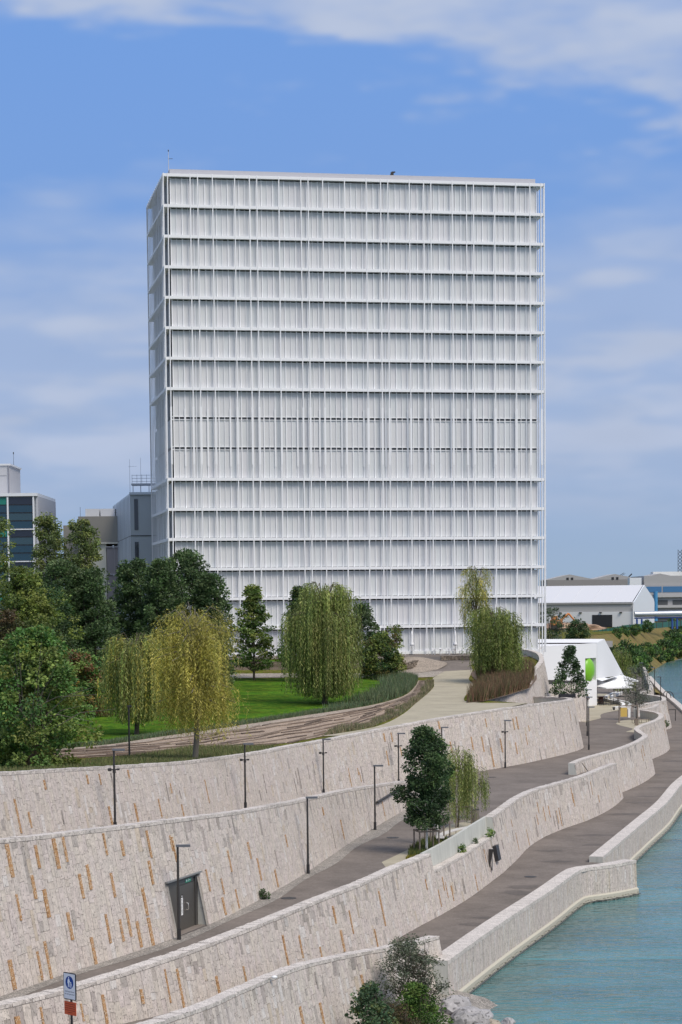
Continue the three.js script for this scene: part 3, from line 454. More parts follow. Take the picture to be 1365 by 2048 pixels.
{ // grey concrete block
  const B = thing('concrete_block', 'grey concrete topped block with brown panels and cream wall', 'building', [-43.5, 12, -330], 0);
  const conc = std(lin(.62, .59, .57), .9, { map: smoothTex }), cream = std(lin(.74, .70, .58), .8), brown = std(lin(.32, .285, .285), .7);
  mesh('attic_wall', bb(2.6, 18.2, -10, 14, 22.3, 0), conc, B); mesh('side_wall', bb(0, 10, -10, 2.6, 21.0, -2), conc, B); mesh('cream_wall', bb(2.6, 0, -10, 6.9, 18.0, -.3), cream, B); mesh('ledge', bb(2.5, 18.0, -10, 14, 18.2, .1), cream, B);
  for (let r = 0; r < 4; r++) { mesh('brown_panel', bb(7.0, 13.3 - r * 4.3, -1, 14, 17.35 - r * 4.3, -.15), brown, B); mesh('panel_rail', merge([bb(6.9, 17.4 - r * 4.3, -.3, 14, 17.6 - r * 4.3, .05), ...[8.2, 9.4, 10.6, 11.8, 13].map(x => bb(x, 13.3 - r * 4.3, -.15, x + .07, 17.35 - r * 4.3, -.1))]), std(lin(.42, .40, .40), .7), B); }
  mesh('roof_unit', merge([bb(3.4, 22.3, -5, 5.6, 23.6, -3), bb(5.8, 22.3, -5, 8.1, 23.6, -3)]), std(lin(.6, .61, .63), .6), B); mesh('roof_rail', merge([bb(8.2, 22.9, -1, 14, 22.95, -.9), ...[8.4, 9.8, 11.2, 12.6].map(x => bb(x, 22.3, -1, x + .06, 22.95, -.94))]), M.steel, B); mesh('aerial', merge([cyl(.04, .03, 3.8, 12.2, 22.3, -4, 6), bx(.3, .08, .08, 12.2, 26, -4), cyl(.03, .03, 1.6, 2.6, 22.3, -3, 6)]), M.dark, B);
}
{ // metal clad block beside the tower
  const B = thing('metal_block', 'silver metal clad block with roof platform beside the tower', 'building', [-29.7, 12, -300], 0), met = std(lin(.50, .55, .60), .45, { metalness: .2 }), met2 = std(lin(.44, .49, .54), .45, { metalness: .2 }), y = 24.1;
  const corner = [0, 0], far = [-6.9, -41];
  const wallSeg = (a, b, y0, y1, m, nm) => { const P = [...[[a[0], y0, a[1]], [b[0], y0, b[1]], [b[0], y1, b[1]], [a[0], y0, a[1]], [b[0], y1, b[1]], [a[0], y1, a[1]]].flat()], U = []; for (let i = 0; i < P.length; i += 3) U.push(P[i] + P[i + 2], P[i + 1]); return mesh(nm, soup(P, null, U), m, B); };
  for (let i = 0; i < 14; i++) { const q = t => [lerp(far[0], corner[0], t), lerp(far[1], corner[1], t)], a = q(i / 14 + .004), b = q((i + 1) / 14 - .004); for (let r = 0; r < 4; r++) wallSeg(a, b, r * 6.1, r * 6.1 + 6.03, (i + r) % 3 ? met : met2, 'metal_panel'); }
  wallSeg([-6.85, -41], [0.02, -.04], 0, y, M.iron, 'joint_backing').position.set(.06, 0, -.06);
  mesh('front_wall', bb(0, 0, -30, 9, y, -.05), std(lin(.36, .40, .43), .6), B); for (let r = 0; r < 4; r++) { mesh('window', bb(.55, r * 6.1 + .8, -.04, 1.1, r * 6.1 + 5.2, .02), glassMat(lin(.03, .035, .045)), B); mesh('storey_joint', bb(0, r * 6.1 - .06, -.05, 9, r * 6.1 + .03, .05), M.dark, B); }
  mesh('roof_edge', merge([bb(-.1, y, -30, 9, y + .35, .25)]), met, B);
  const rg = []; for (let i = 0; i < 3; i++) rg.push(bb(0, y + 2.0 + i * .45, -3, 4, y + 2.05 + i * .45, -2.95)); for (let i = 0; i < 6; i++) rg.push(bb(i * .7, y + 1.8, -3, i * .7 + .05, y + 3.0, -2.95)); rg.push(bb(-.1, y + 1.5, -5, 4, y + 1.75, -2.8)); for (const x of [.1, 1.2, 2.4]) rg.push(bb(x, y + .35, -3, x + .1, y + 1.5, -2.9)); mesh('roof_platform', merge(rg), std(lin(.40, .42, .45), .5), B);
  mesh('aerial', merge([cyl(.03, .02, 5.2, -.3, y, -3, 6), cyl(.03, .02, 5.6, 1.0, y, -6, 6), bx(1.2, .03, .03, .1, y + 4.2, -3)]), std(lin(.40, .42, .45), .5), B);
}

// ───────────────────────── park ground ─────────────────────────
const hp = (o = 0) => (x, z) => parkH(-z) + o;
const w1Inner = lineOf(W1P, .3).filter(p => p[1] > -206), w5Inner = wall5.w.P.map(a => { const k = .2 * (a.h1 - a.h0) + .25; return [a.x - a.nx * k, a.z - a.nz * k]; });
structure('park_ground', sheetGeo([...w1Inner, ...w5Inner, [26.5, -278], [26.5, -300], [26.5, -420], [-220, -420], [-220, -70]], hp(0), 7), M.rough);
structure('ground', sheetGeo([[-6000, -400], [20, -400], [50, -425], [53.3, -440], [66.3, -560], [88.3, -640], [141.3, -880], [412, -2200], [1500, -7000], [-6000, -7000]], (x, z) => 11.2 - clamp((x - 30) / 60) * 1.0, 600), M.rough);
structure('river_bank', (() => { const top = [[50, -400, 6], [51, -415, 9], [53, -440, 10.9], [66, -560, 10.65], [88, -640, 10.3], [141, -880, 10.25], [412, -2200, 10.25]], low = [[64, -420, 1.9], [66, -440, 1.0], [79, -545, -.2], [103, -660, -.2], [164, -900, -.2], [470, -2250, -.2]]; const P = [], U = [], q = (L, t, n) => { const f = t * (L.length - 1), k = Math.min(L.length - 2, Math.floor(f)); return [lerp(L[k][0], L[k + 1][0], f - k), lerp(L[k][2], L[k + 1][2], f - k), lerp(L[k][1], L[k + 1][1], f - k)]; }; low.unshift([62, -402, 2.0]); const n = 60; for (let i = 0; i < n; i++) { const a = q(top, i / n), b = q(low, i / n), c = q(low, (i + 1) / n), d = q(top, (i + 1) / n); for (const v of [a, d, c, a, c, b]) { P.push(...v); U.push(v[0] + v[1], v[2]); } } return soup(P, null, U); })(), new THREE.MeshStandardMaterial({ map: roughTex, color: lin(1.25, .95, .85), roughness: .95, side: THREE.DoubleSide }));
const lawnEdge = smoothLine([[-24, -152], [-20.43, -160.3], [-15.73, -171.9], [-10.56, -182.2], [-5.56, -190.4], [-1.04, -198.4], [2.87, -206], [6.12, -216.3], [8.0, -230], [8.4, -238], [7.0, -243]], 40);
structure('lawn', sheetGeo([...lawnEdge, [1.1, -244.8], [-7.1, -245.1], [-14.68, -244.9], [-30, -245], [-46, -243], [-60, -200], [-45, -150]], hp(.03), 6), M.lawn);
structure('upper_lawn', sheetGeo([[-40, -259], [-2, -259], [2, -262], [-2, -266.5], [-40, -267]], hp(.03), 6), M.lawn);
structure('garden_path', sheetGeo([...smoothLine([[12.6, -250.5], [10.9, -244], [10.5, -236], [10.3, -230], [9.4, -221.4], [7.4, -206.5], [5.6, -193.5], [3.2, -182.8], [-1.6, -172.5]], 30), ...w1Inner.filter(p => p[1] < -172.5), ...smoothLine([[13.9, -206.6], [12.6, -208.2], [12.7, -214.2], [14.8, -229], [14.7, -239.5], [15.9, -251.4]], 30)], hp(.055), 4), M.concrete);
structure('back_path', sheetGeo([[-60, -246.5], [-13.5, -245.6], [-2.4, -245.7], [8, -243.8], [10.9, -244.5], [12.5, -250.2], [9, -250.5], [6, -248.5], [-2.4, -249.6], [-60, -250.2]], hp(.05), 4), new THREE.MeshStandardMaterial({ map: gravelTex, color: lin(1.25, 1.2, 1.15), roughness: .95 }));
structure('plaza', sheetGeo([[9, -250.6], [12.5, -250], [15.9, -251.2], [16, -256], [19, -262], [24.5, -268], [26.3, -282], [-24, -281], [-22, -268], [-3, -268], [6, -265], [11.5, -264], [13.2, -258]], hp(.06), 5), M.asphalt);
structure('gravel_mound', sheetGeo(smoothLine([[5.2, -262], [9, -265.3], [11.6, -263.6], [13.1, -258], [12.2, -252.8], [9.6, -248.9], [6.2, -248.4], [4.4, -254], [5.2, -262]], 40), (x, z) => parkH(-z) + .08 + .85 * sstep(6.5, 1, Math.hypot((x - 8.9) * 1.3, z + 256.5)), 1.2), new THREE.MeshStandardMaterial({ map: gravelTex, color: lin(1.15, 1.05, .95), roughness: .95 }));
structure('soil_bed', sheetGeo([...smoothLine([[12.4, -206.6], [13.1, -214.1], [15.2, -227.8], [15.4, -240], [15.8, -250], [18.9, -256.5]], 16), [23.6, -252], [22.4, -238.6], [20.4, -225], [17.3, -215.6], [14.2, -208]], hp(.09), 4), std(lin(.12, .085, .06), .95));

// stone courses that step down from the lawn to the path: each course a row of thin slabs
{
  const outer = smoothLine([[-24.6, -151], [-20.43, -159.5], [-15.6, -170.6], [-10.4, -180.6], [-5.3, -188.6], [-.7, -196.4], [3.2, -204], [6.5, -215], [8.3, -229], [9.0, -238.5]], 120), inner = smoothLine([[-21, -141], [-16.75, -145.9], [-12.52, -149.8], [-8.64, -155.9], [-3.9, -166.5], [.2, -177.4], [3.7, -189.3], [6.9, -206.5], [9.2, -226], [9.95, -238.7]], 120);
  const R = thing('stepped_bank', 'curving gravel bank with rows of thin brown stone courses below the lawn', 'stone bank'), rnd = rng(77);
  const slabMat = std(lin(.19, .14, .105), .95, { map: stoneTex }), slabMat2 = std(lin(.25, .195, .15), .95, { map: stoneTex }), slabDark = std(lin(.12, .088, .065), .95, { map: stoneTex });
  const gm = new THREE.MeshStandardMaterial({ map: gravelTex, color: lin(1.3, 1.08, .90), roughness: .95 });
  const top = new THREE.MeshStandardMaterial({ map: gravelTex, color: lin(1.35, 1.22, 1.1), roughness: .95 });
  mesh('gravel_bed', sheetGeo([...outer, ...inner.slice().reverse()], hp(.04), 3), gm, R);
  const lip = outer.map((p, i) => { const q = inner[i]; return [lerp(p[0], q[0], -.14), lerp(p[1], q[1], -.14)]; });
  mesh('gravel_lip', sheetGeo([...lip, ...outer.map((p, i) => [lerp(p[0], inner[i][0], .10), lerp(p[1], inner[i][1], .10)]).reverse()], hp(.075), 3), top, R);
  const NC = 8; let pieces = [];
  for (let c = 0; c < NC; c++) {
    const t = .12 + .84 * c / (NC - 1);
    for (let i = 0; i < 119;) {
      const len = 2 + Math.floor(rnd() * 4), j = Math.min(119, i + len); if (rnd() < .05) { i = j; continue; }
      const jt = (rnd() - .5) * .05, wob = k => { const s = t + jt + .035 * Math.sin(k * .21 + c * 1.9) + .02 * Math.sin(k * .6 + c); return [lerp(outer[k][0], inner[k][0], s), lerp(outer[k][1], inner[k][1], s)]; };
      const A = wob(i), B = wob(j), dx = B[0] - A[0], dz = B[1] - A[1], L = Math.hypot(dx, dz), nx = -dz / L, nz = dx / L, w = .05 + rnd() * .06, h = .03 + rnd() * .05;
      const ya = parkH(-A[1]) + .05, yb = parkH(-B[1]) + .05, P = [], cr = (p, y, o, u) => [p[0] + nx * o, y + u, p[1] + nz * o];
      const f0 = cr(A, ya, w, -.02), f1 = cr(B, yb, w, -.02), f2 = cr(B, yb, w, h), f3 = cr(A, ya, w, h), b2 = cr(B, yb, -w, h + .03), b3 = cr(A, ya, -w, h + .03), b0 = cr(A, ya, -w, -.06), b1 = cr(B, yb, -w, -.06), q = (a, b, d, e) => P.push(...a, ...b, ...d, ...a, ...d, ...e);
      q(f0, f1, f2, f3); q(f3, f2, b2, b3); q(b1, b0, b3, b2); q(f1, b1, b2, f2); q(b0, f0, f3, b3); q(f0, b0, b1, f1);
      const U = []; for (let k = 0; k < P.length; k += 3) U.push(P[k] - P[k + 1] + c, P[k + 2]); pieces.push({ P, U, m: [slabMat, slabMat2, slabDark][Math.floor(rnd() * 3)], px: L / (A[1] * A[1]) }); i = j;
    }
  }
  pieces.sort((a, b) => b.px - a.px);
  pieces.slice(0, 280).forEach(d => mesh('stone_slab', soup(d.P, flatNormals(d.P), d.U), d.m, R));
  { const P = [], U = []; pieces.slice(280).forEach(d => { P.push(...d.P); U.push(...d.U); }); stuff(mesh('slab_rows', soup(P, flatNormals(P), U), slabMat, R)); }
}
// loose stone ledges by the plaza and behind the lawn
function ledge(name, label, pts, h, seed, y0 = .08) {
  const rnd = rng(seed), R = thing(name, label, 'stone ledge'), L = smoothLine(pts, 26), m1 = std(lin(.30, .25, .20), .95, { map: stoneTex }), m2 = std(lin(.20, .165, .13), .95, { map: stoneTex });
  for (let r = 0; r < h; r++) for (let i = 0; i < 26; i++) { const a = L[i], b = L[i + 1], l = Math.hypot(b[0] - a[0], b[1] - a[1]); const g = new THREE.BoxGeometry(l * (.9 + rnd() * .1), .13 + rnd() * .05, .5 + rnd() * .3); g.rotateY(-Math.atan2(b[1] - a[1], b[0] - a[0]) + (rnd() - .5) * .1); const o = mesh('ledge_stone', g, rnd() < .6 ? m1 : m2, R); o.position.set((a[0] + b[0]) / 2 + (rnd() - .5) * .1, parkH(-a[1]) + y0 + .1 + r * .17, (a[1] + b[1]) / 2 - r * .22 + (rnd() - .5) * .12); }
}
ledge('stone_ledge', 'layered brown stone ledge beside the round gravel mound', [[4.8, -250.2], [6.8, -250.6], [8.6, -252], [9.2, -254]], 4, 301, .25);
ledge('stone_ledge', 'low layered stone ledge at the plaza edge under the tall thin willow', [[12.6, -262.5], [15.5, -263], [18.2, -262]], 3, 302);
ledge('stone_ledge', 'long layered stone ledge behind the lawn path below the upper lawn', [[-40, -254], [-25, -253.6], [-12, -253.8], [-2, -253.5], [3, -254.5]], 6, 303, -.1);

// ───────────────────────── grasses ─────────────────────────
function bladeField(n, rnd, place, cols, hgt, wid) {
  const P = [], C = [];
  for (let i = 0; i < n; i++) { const [x, y, z, s] = place(rnd); const h = hgt * (s ?? 1) * (.5 + rnd()), a = rnd() * 6.283, w = wid * (.6 + rnd() * .8), lx = (rnd() - .5) * h * .7, lz = (rnd() - .5) * h * .7, c = cols[Math.floor(rnd() * cols.length)], k = .7 + rnd() * .6; P.push(x - Math.cos(a) * w, y, z - Math.sin(a) * w, x + Math.cos(a) * w, y, z + Math.sin(a) * w, x + lx, y + h, z + lz); for (let q = 0; q < 3; q++) C.push(c[0] * k, c[1] * k, c[2] * k); }
  return soup(P, null, null, C);
}
const inPoly = (p, poly) => { let c = false; for (let i = 0, j = poly.length - 1; i < poly.length; j = i++) if ((poly[i][1] > p[1]) !== (poly[j][1] > p[1]) && p[0] < (poly[j][0] - poly[i][0]) * (p[1] - poly[i][1]) / (poly[j][1] - poly[i][1]) + poly[i][0]) c = !c; return c; };
function inside(poly) { const xs = poly.map(p => p[0]), zs = poly.map(p => p[1]), a = Math.min(...xs), b = Math.max(...xs), c = Math.min(...zs), d = Math.max(...zs); return rnd => { for (let k = 0; k < 60; k++) { const p = [lerp(a, b, rnd()), lerp(c, d, rnd())]; if (inPoly(p, poly)) return p; } return [a, c]; }; }
{
  const bed = inside([[12.6, -207], [13.3, -214.1], [15.5, -227.8], [15.7, -240], [16.2, -250], [18.9, -255.5], [23, -251], [22, -238.6], [20.2, -225], [17.1, -215.6], [14.1, -208]]);
  const g = mesh('reddish_grass', bladeField(26000, rng(401), r => { const [x, z] = bed(r); return [x, parkH(-z) + .08, z, .8 + .4 * vnoise(x * .5, z * .5)]; }, [[.16, .085, .05], [.13, .075, .045], [.19, .11, .06], [.08, .085, .03], [.10, .10, .035]], 1.15, .035), M.grass); stuff(tag(g, 'tall reddish brown ornamental grass filling the bed behind the curving wall', 'grass'));
  const strip = lerp, band = rnd => { const k = Math.floor(rnd() * 40), p = lawnEdge[k], o = rnd() * rnd(); const n = lawnEdge[Math.min(40, k + 1)], dx = n[0] - p[0], dz = n[1] - p[1], L = Math.hypot(dx, dz) || 1, t = rnd(), w = k > 22 ? 4.2 : 1.6; return [p[0] + dx * t + (dz / L) * o * w + .15, p[1] + dz * t - (dx / L) * o * w, k]; };
  const m = mesh('meadow_border', bladeField(30000, rng(402), r => { const [x, z, k] = band(r); return [x, parkH(-z) + .02, z, (k > 24 ? 1 : .45)]; }, [[.09, .14, .075], [.07, .13, .05], [.13, .15, .08], [.10, .12, .05]], .75, .04), M.grass); stuff(tag(m, 'grey green meadow herbs fringing the lawn above the stone courses', 'herbs'));
  const w1 = wall1.w, rough = rnd => { const s = 12 + rnd() * 78, a = w1.at(s), k = .2 * (a.h1 - a.h0) + .6 + rnd() * 7; const x = a.x - a.nx * k, z = a.z - a.nz * k; return [x, parkH(-z), z]; };
  const q = mesh('rough_grass', bladeField(42000, rng(403), r => rough(r), [[.13, .14, .045], [.10, .13, .04], [.17, .155, .07], [.08, .11, .03]], .28, .03), M.grass); stuff(tag(q, 'rough olive grass on the strip behind the terrace wall', 'grass'));
  const edge = inside([[9.2, -229], [9.7, -239], [10.6, -238], [10.2, -229], [9.2, -220], [7.3, -206], [5.4, -193], [2.8, -182.5], [-1.6, -172.8], [-.6, -178], [3.0, -189], [6.3, -206], [8.2, -219]]);
  const e = mesh('path_weeds', bladeField(11000, rng(404), r => { const [x, z] = edge(r); return [x, parkH(-z) + .03, z, .25 + 1.3 * Math.pow(vnoise(x * .9, z * .45), 2)]; }, [[.19, .16, .09], [.24, .20, .13], [.12, .15, .06]], .36, .03), M.grass); stuff(tag(e, 'brown green weeds along the pale garden path', 'weeds'));
}

// ───────────────────────── trees ─────────────────────────
const COL = { gold: [[.48, .43, .085], [.39, .37, .075], [.56, .49, .13], [.32, .325, .07]], willow: [[.22, .285, .07], [.175, .24, .06], [.27, .315, .09], [.34, .345, .115]], deep: [[.044, .103, .029], [.061, .127, .037], [.034, .082, .025], [.092, .154, .052]], hornbeam: [[.078, .140, .046], [.100, .174, .056], [.056, .110, .038], [.159, .225, .093]], olive: [[.198, .251, .047], [.145, .212, .043], [.264, .305, .067], [.106, .164, .037]], birch: [[.132, .188, .053], [.180, .236, .066], [.096, .144, .043], [.240, .277, .072]], oak: [[.109, .205, .043], [.144, .240, .049], [.072, .157, .034], [.205, .240, .049]], shrub: [[.115, .246, .053], [.160, .290, .064], [.086, .204, .043], [.260, .348, .086]], autumn: [[.158, .139, .034], [.223, .112, .047], [.094, .139, .034], [.317, .223, .055]], silver: [[.186, .209, .155], [.139, .163, .116], [.232, .248, .186], [.093, .124, .078]], pale: [[.155, .194, .054], [.109, .155, .043], [.217, .232, .078]] };
class Leaves {
  constructor() { this.P = []; this.C = []; }
  add(x, y, z, ax, ay, az, len, wid, rnd, c, k) {   // diamond leaf along axis a
    let nx = rnd() - .5, ny = rnd() - .5, nz = rnd() - .5; let bxx = ay * nz - az * ny, by = az * nx - ax * nz, bz = ax * ny - ay * nx; const l = Math.hypot(bxx, by, bz) || 1; bxx *= wid / l; by *= wid / l; bz *= wid / l;
    const m = .45 * len, P = this.P; P.push(x, y, z, x + ax * m + bxx, y + ay * m + by, z + az * m + bz, x + ax * len, y + ay * len, z + az * len, x, y, z, x + ax * len, y + ay * len, z + az * len, x + ax * m - bxx, y + ay * m - by, z + az * m - bz);
    for (let i = 0; i < 6; i++) this.C.push(c[0] * k, c[1] * k, c[2] * k);
  }
  geo() { return soup(this.P, flatNormals(this.P), null, this.C); }
}
function limb(list, pts, r0, r1, n = 6) { for (let i = 0; i < pts.length - 1; i++) { const t0 = i / (pts.length - 1), t1 = (i + 1) / (pts.length - 1); list.push(bar(pts[i], pts[i + 1], lerp(r0, r1, t0), n, lerp(r0, r1, t1))); } }
// crowned tree or shrub: clumps of leaves round limb ends inside a profile
function leafyTree(o) {
  const rnd = rng(o.seed), R = thing(o.name, o.label, o.category || 'tree', o.pos, 0, o.group), wood = [], L = new Leaves(), h = o.h, y0 = h * o.y0, ch = h - y0;
  const prof = o.prof, stems = o.stems || 1, tops = [];
  for (let s = 0; s < stems; s++) { const a = rnd() * 6.28, sp = stems > 1 ? o.rx * .28 : 0, top = V(Math.cos(a) * sp * 1.6, h * (.8 + rnd() * .12), Math.sin(a) * sp * 1.6), base = V(Math.cos(a) * sp * .25, -.15, Math.sin(a) * sp * .25); const mid = base.clone().lerp(top, .5).add(V((rnd() - .5) * .3, 0, (rnd() - .5) * .3)); limb(wood, [base, base.clone().lerp(mid, .5), mid, top], o.tr, o.tr * .2, 7); tops.push([base, mid, top]); }
  for (let i = 0; i < o.clumps; i++) {
    const f = (i + rnd()) / o.clumps, rad = prof(f) * o.rx, th = rnd() * 6.283, rr = rad * Math.sqrt(.12 + .88 * rnd()), lob = 1 + (o.lobe ?? .25) * (vnoise(Math.cos(th) * 1.6 + o.seed, f * 5, Math.sin(th) * 1.6) - .5) * 2;
    const c = V(Math.cos(th) * rr * lob, y0 + ch * f, Math.sin(th) * rr * lob * (o.rz ?? 1)), cr = o.cr * (.55 + rnd() * .8), tone = .70 + rnd() * .55, cl = o.cols[Math.floor(rnd() * o.cols.length)];
    const st = tops[i % tops.length], t = clamp((c.y - rr * .55) / (h * .85), .12, .95), from = t < .5 ? st[0].clone().lerp(st[1], t * 2) : st[1].clone().lerp(st[2], t * 2 - 1);
    if (rnd() < (o.limbs ?? .5)) { const mid = from.clone().lerp(c, .55).add(V(0, (o.droop ?? -.15) * rr, 0)); limb(wood, [from, mid, c], Math.max(.018, o.tr * .28 * (1 - f * .6)), .012, 4); }
    const nl = Math.round(o.leaves / o.clumps * (.6 + rnd() * .8));
    for (let k = 0; k < nl; k++) {
      const u = rnd() * 2 - 1, q = rnd() * 6.283, rad2 = cr * Math.cbrt(rnd()), s = Math.sqrt(1 - u * u), dx = s * Math.cos(q), dz = s * Math.sin(q);
      let ax = dx + (rnd() - .5), ay = u * .5 + (rnd() - .75) * .9 + (o.hang ?? 0), az = dz + (rnd() - .5); const l = Math.hypot(ax, ay, az) || 1;
      const len = o.leaf * (.6 + rnd() * .8); L.add(c.x + dx * rad2, c.y + u * rad2 * (o.flat ?? .75), c.z + dz * rad2, ax / l, ay / l, az / l, len, len * (o.slim ?? .30), rnd, rnd() < .2 ? o.cols[Math.floor(rnd() * o.cols.length)] : cl, tone * (.75 + rnd() * .5));
    }
  }
  mesh('trunk', merge(wood), o.bark || M.bark, R); mesh('crown', L.geo(), M.leaf, R);
  for (const b of o.bare || []) { const w2 = []; limb(w2, b.map(p => V(...p)), .035, .008, 4); mesh('bare_branch', merge(w2), M.greyBark, R); }
  return R;
}
// weeping willow: limbs spread through a dome, arching twigs that hang in curtains
function willow(o) {
  const rnd = rng(o.seed), R = thing(o.name, o.label, 'tree', o.pos, 0, o.group), wood = [], L = new Leaves(), h = o.h, lean = o.lean ?? 0, fr = o.frizz ?? .5;
  const axis = y => V(lean * y * .2 + .12 * Math.sin(y * .6), y, .08 * Math.cos(y * .5)), dome = r => h * (.76 + .24 * Math.sqrt(Math.max(0, 1 - Math.pow(r / (o.rx * 1.12), 2))));
  limb(wood, [0, .15, .3, .45, .6, .74, .86].map(t => axis(h * t - (t ? 0 : .2))), o.tr, o.tr * .25, 8);
  for (let i = 0; i < o.limbs; i++) {
    const f = (i + rnd() * .6) / o.limbs, a = i * 2.39996 + rnd() * .9, yb = h * (o.low + (.84 - o.low) * f), pf = o.prof ? o.prof(f) : 1, reach = o.rx * pf * (.45 + rnd() * .6), up = h * (.04 + .12 * rnd()) * (o.rise ?? 1);
    const b0 = axis(yb), e = V(b0.x + Math.cos(a) * reach, 0, b0.z + Math.sin(a) * reach); e.y = Math.min(yb + up, dome(reach)); const m = b0.clone().lerp(e, .5); m.y = Math.min(dome(reach * .5), m.y + up * .9);
    limb(wood, [b0, m, e], o.tr * .32 * (1 - f * .5), .018, 5);
    const ns = Math.round(o.strands / o.limbs * (.6 + rnd() * .8)), tone = .72 + rnd() * .6, tl = .6 + rnd() * .8;
    for (let s = 0; s < ns; s++) {
      const t = Math.sqrt(.03 + .97 * rnd()), p = t < .5 ? b0.clone().lerp(m, t * 2) : m.clone().lerp(e, t * 2 - 1), sp = reach * (o.tuft ?? .26) + .12; p.x += (rnd() + rnd() - 1) * sp; p.z += (rnd() + rnd() - 1) * sp;
      const r0 = Math.hypot(p.x - b0.x, p.z - b0.z); p.y = Math.min(dome(r0), p.y + (rnd() - .35) * .5);
      const q = Math.atan2(p.z - b0.z, p.x - b0.x) + (rnd() - .5) * 1.8, len = Math.min(Math.max(.3, p.y - (o.floor ?? .6) * (.7 + rnd() * .9) - (o.skirt ?? 0) * Math.pow(clamp(Math.hypot(p.x, p.z) / o.rx), 2) * (.4 + rnd())), o.len * tl * (.3 + rnd() * .8)), step = o.step ?? .13, n = Math.max(3, Math.floor(len / step)), c = o.cols[Math.floor(rnd() * o.cols.length)], k0 = tone * (.72 + rnd() * .56);
      let x = p.x, y = p.y, z = p.z, vx = Math.cos(q) * (.5 + rnd() * .7), vz = Math.sin(q) * (.5 + rnd() * .7), vy = .35 * rnd() + .1; const wx = (rnd() - .5) * fr * .5, wz = (rnd() - .5) * fr * .5;
      for (let k = 0; k < n; k++) {
        vy -= .42; vx = vx * .80 + wx * .3; vz = vz * .80 + wz * .3; const l = Math.hypot(vx, vy, vz); x += vx / l * step; y += vy / l * step; z += vz / l * step;
        const g = rnd() * 6.283, sl = fr * (.4 + rnd() * .9); let ax = vx / l + Math.cos(g) * sl, ay = vy / l * .9, az = vz / l + Math.sin(g) * sl; const al = Math.hypot(ax, ay, az); const ln = (o.leaf ?? .24) * (.6 + rnd() * .8);
        L.add(x, y, z, ax / al, ay / al, az / al, ln, ln * (o.slim ?? .13), rnd, c, k0 * (.75 + rnd() * .5));
      }
    }
  }
  mesh('trunk', merge(wood), o.bark || M.bark, R); mesh('crown', L.geo(), M.leaf, R); return R;
}
const oval = f => Math.sqrt(Math.max(0.02, 1 - Math.pow(2 * f - .9, 2) / 1.35)), cone = f => Math.max(.06, Math.pow(1 - f, .75)) * (f < .12 ? .55 + f * 3.7 : 1), column = f => (f < .1 ? .6 + 4 * f : 1) * Math.sqrt(Math.max(.02, 1 - Math.pow(Math.max(0, f - .35) / .68, 2.4))), globe = f => Math.sqrt(Math.max(.03, 1 - Math.pow(2 * f - 1, 2)));
const onPark = (x, z) => [x, parkH(-z), z];
willow({ name: 'willow_tree', label: 'golden yellow weeping willow just behind the terrace wall', pos: onPark(-9.6, -137.2), h: 10.5, rx: 2.5, limbs: 90, low: .24, strands: 2900, len: 2.5, frizz: 1.1, rise: .8, tr: .2, seed: 501, cols: COL.gold, floor: 1.2, step: .12, leaf: .22, slim: .10, prof: f => f < .28 ? 1.12 : f < .5 ? .86 : 1.12 - .35 * (f - .5), bark: M.greyBark, lean: .1 });
willow({ name: 'willow_tree', label: 'broad green weeping willow with curtains brushing the lawn behind the golden one', pos: onPark(-17.3, -177), h: 8.7, rx: 2.6, limbs: 50, low: .5, strands: 1600, len: 6.0, frizz: .6, skirt: 1.6, tuft: .22, tr: .22, seed: 502, cols: COL.willow.concat(COL.gold.slice(0, 1)), floor: .7, step: .14, leaf: .26 });
willow({ name: 'willow_tree', label: 'large mid green weeping willow standing alone on the lawn', pos: onPark(-1.6, -207.5), h: 12.2, rx: 3.55, limbs: 96, low: .30, strands: 3300, len: 6.2, frizz: .55, skirt: 1.5, tuft: .27, rise: 1.1, tr: .28, seed: 503, cols: COL.willow, floor: .35, step: .15, leaf: .28, prof: f => f < .45 ? .68 + .8 * f : 1.08 - .55 * (f - .45) });
willow({ name: 'willow_tree', label: 'tall airy yellow green willow against the tower beside the plaza', pos: onPark(16.9, -262), h: 11.9, rx: 2.0, limbs: 46, low: .28, strands: 760, len: 2.4, frizz: .9, tr: .2, seed: 504, cols: COL.gold.concat(COL.willow), floor: 1.0, step: .16, leaf: .28, lean: .15, rise: 1.3 });
willow({ name: 'willow_tree', label: 'dense round willow rising from the reddish grass bed', pos: onPark(17.6, -234.5), h: 8.6, rx: 3.5, skirt: 1.0, limbs: 70, low: .3, strands: 1900, len: 3.8, frizz: .7, tr: .2, seed: 505, cols: COL.willow.concat(COL.olive), floor: .5, step: .15, leaf: .27, prof: f => 1.05 - .35 * f });
leafyTree({ name: 'maple_tree', label: 'young open crowned tree on the lawn left of the large willow', pos: onPark(-10, -242.2), h: 10.8, y0: .14, rx: 2.7, prof: f => f < .12 ? .7 + f * 2.5 : Math.max(.12, 1.02 - Math.pow(f, 1.5) * .95), clumps: 130, cr: .7, leaves: 11500, leaf: .24, slim: .36, tr: .15, cols: COL.oak.concat(COL.olive), seed: 511, flat: .33, limbs: .9, droop: .1 });
leafyTree({ name: 'maple_tree', label: 'leafy tree half hidden behind the large willow on the lawn', pos: onPark(-4.6, -240), h: 10.6, y0: .15, rx: 2.9, prof: cone, clumps: 140, cr: .62, leaves: 11000, leaf: .25, slim: .34, tr: .17, cols: COL.deep.concat(COL.oak), seed: 512, limbs: .9 });
leafyTree({ name: 'hornbeam_tree', label: 'dark narrow tree behind the large willow near the tower entrance', pos: onPark(2.6, -257), h: 7.4, y0: .05, rx: 1.9, prof: column, clumps: 90, cr: .55, leaves: 9000, leaf: .24, tr: .14, cols: COL.hornbeam, seed: 513 });
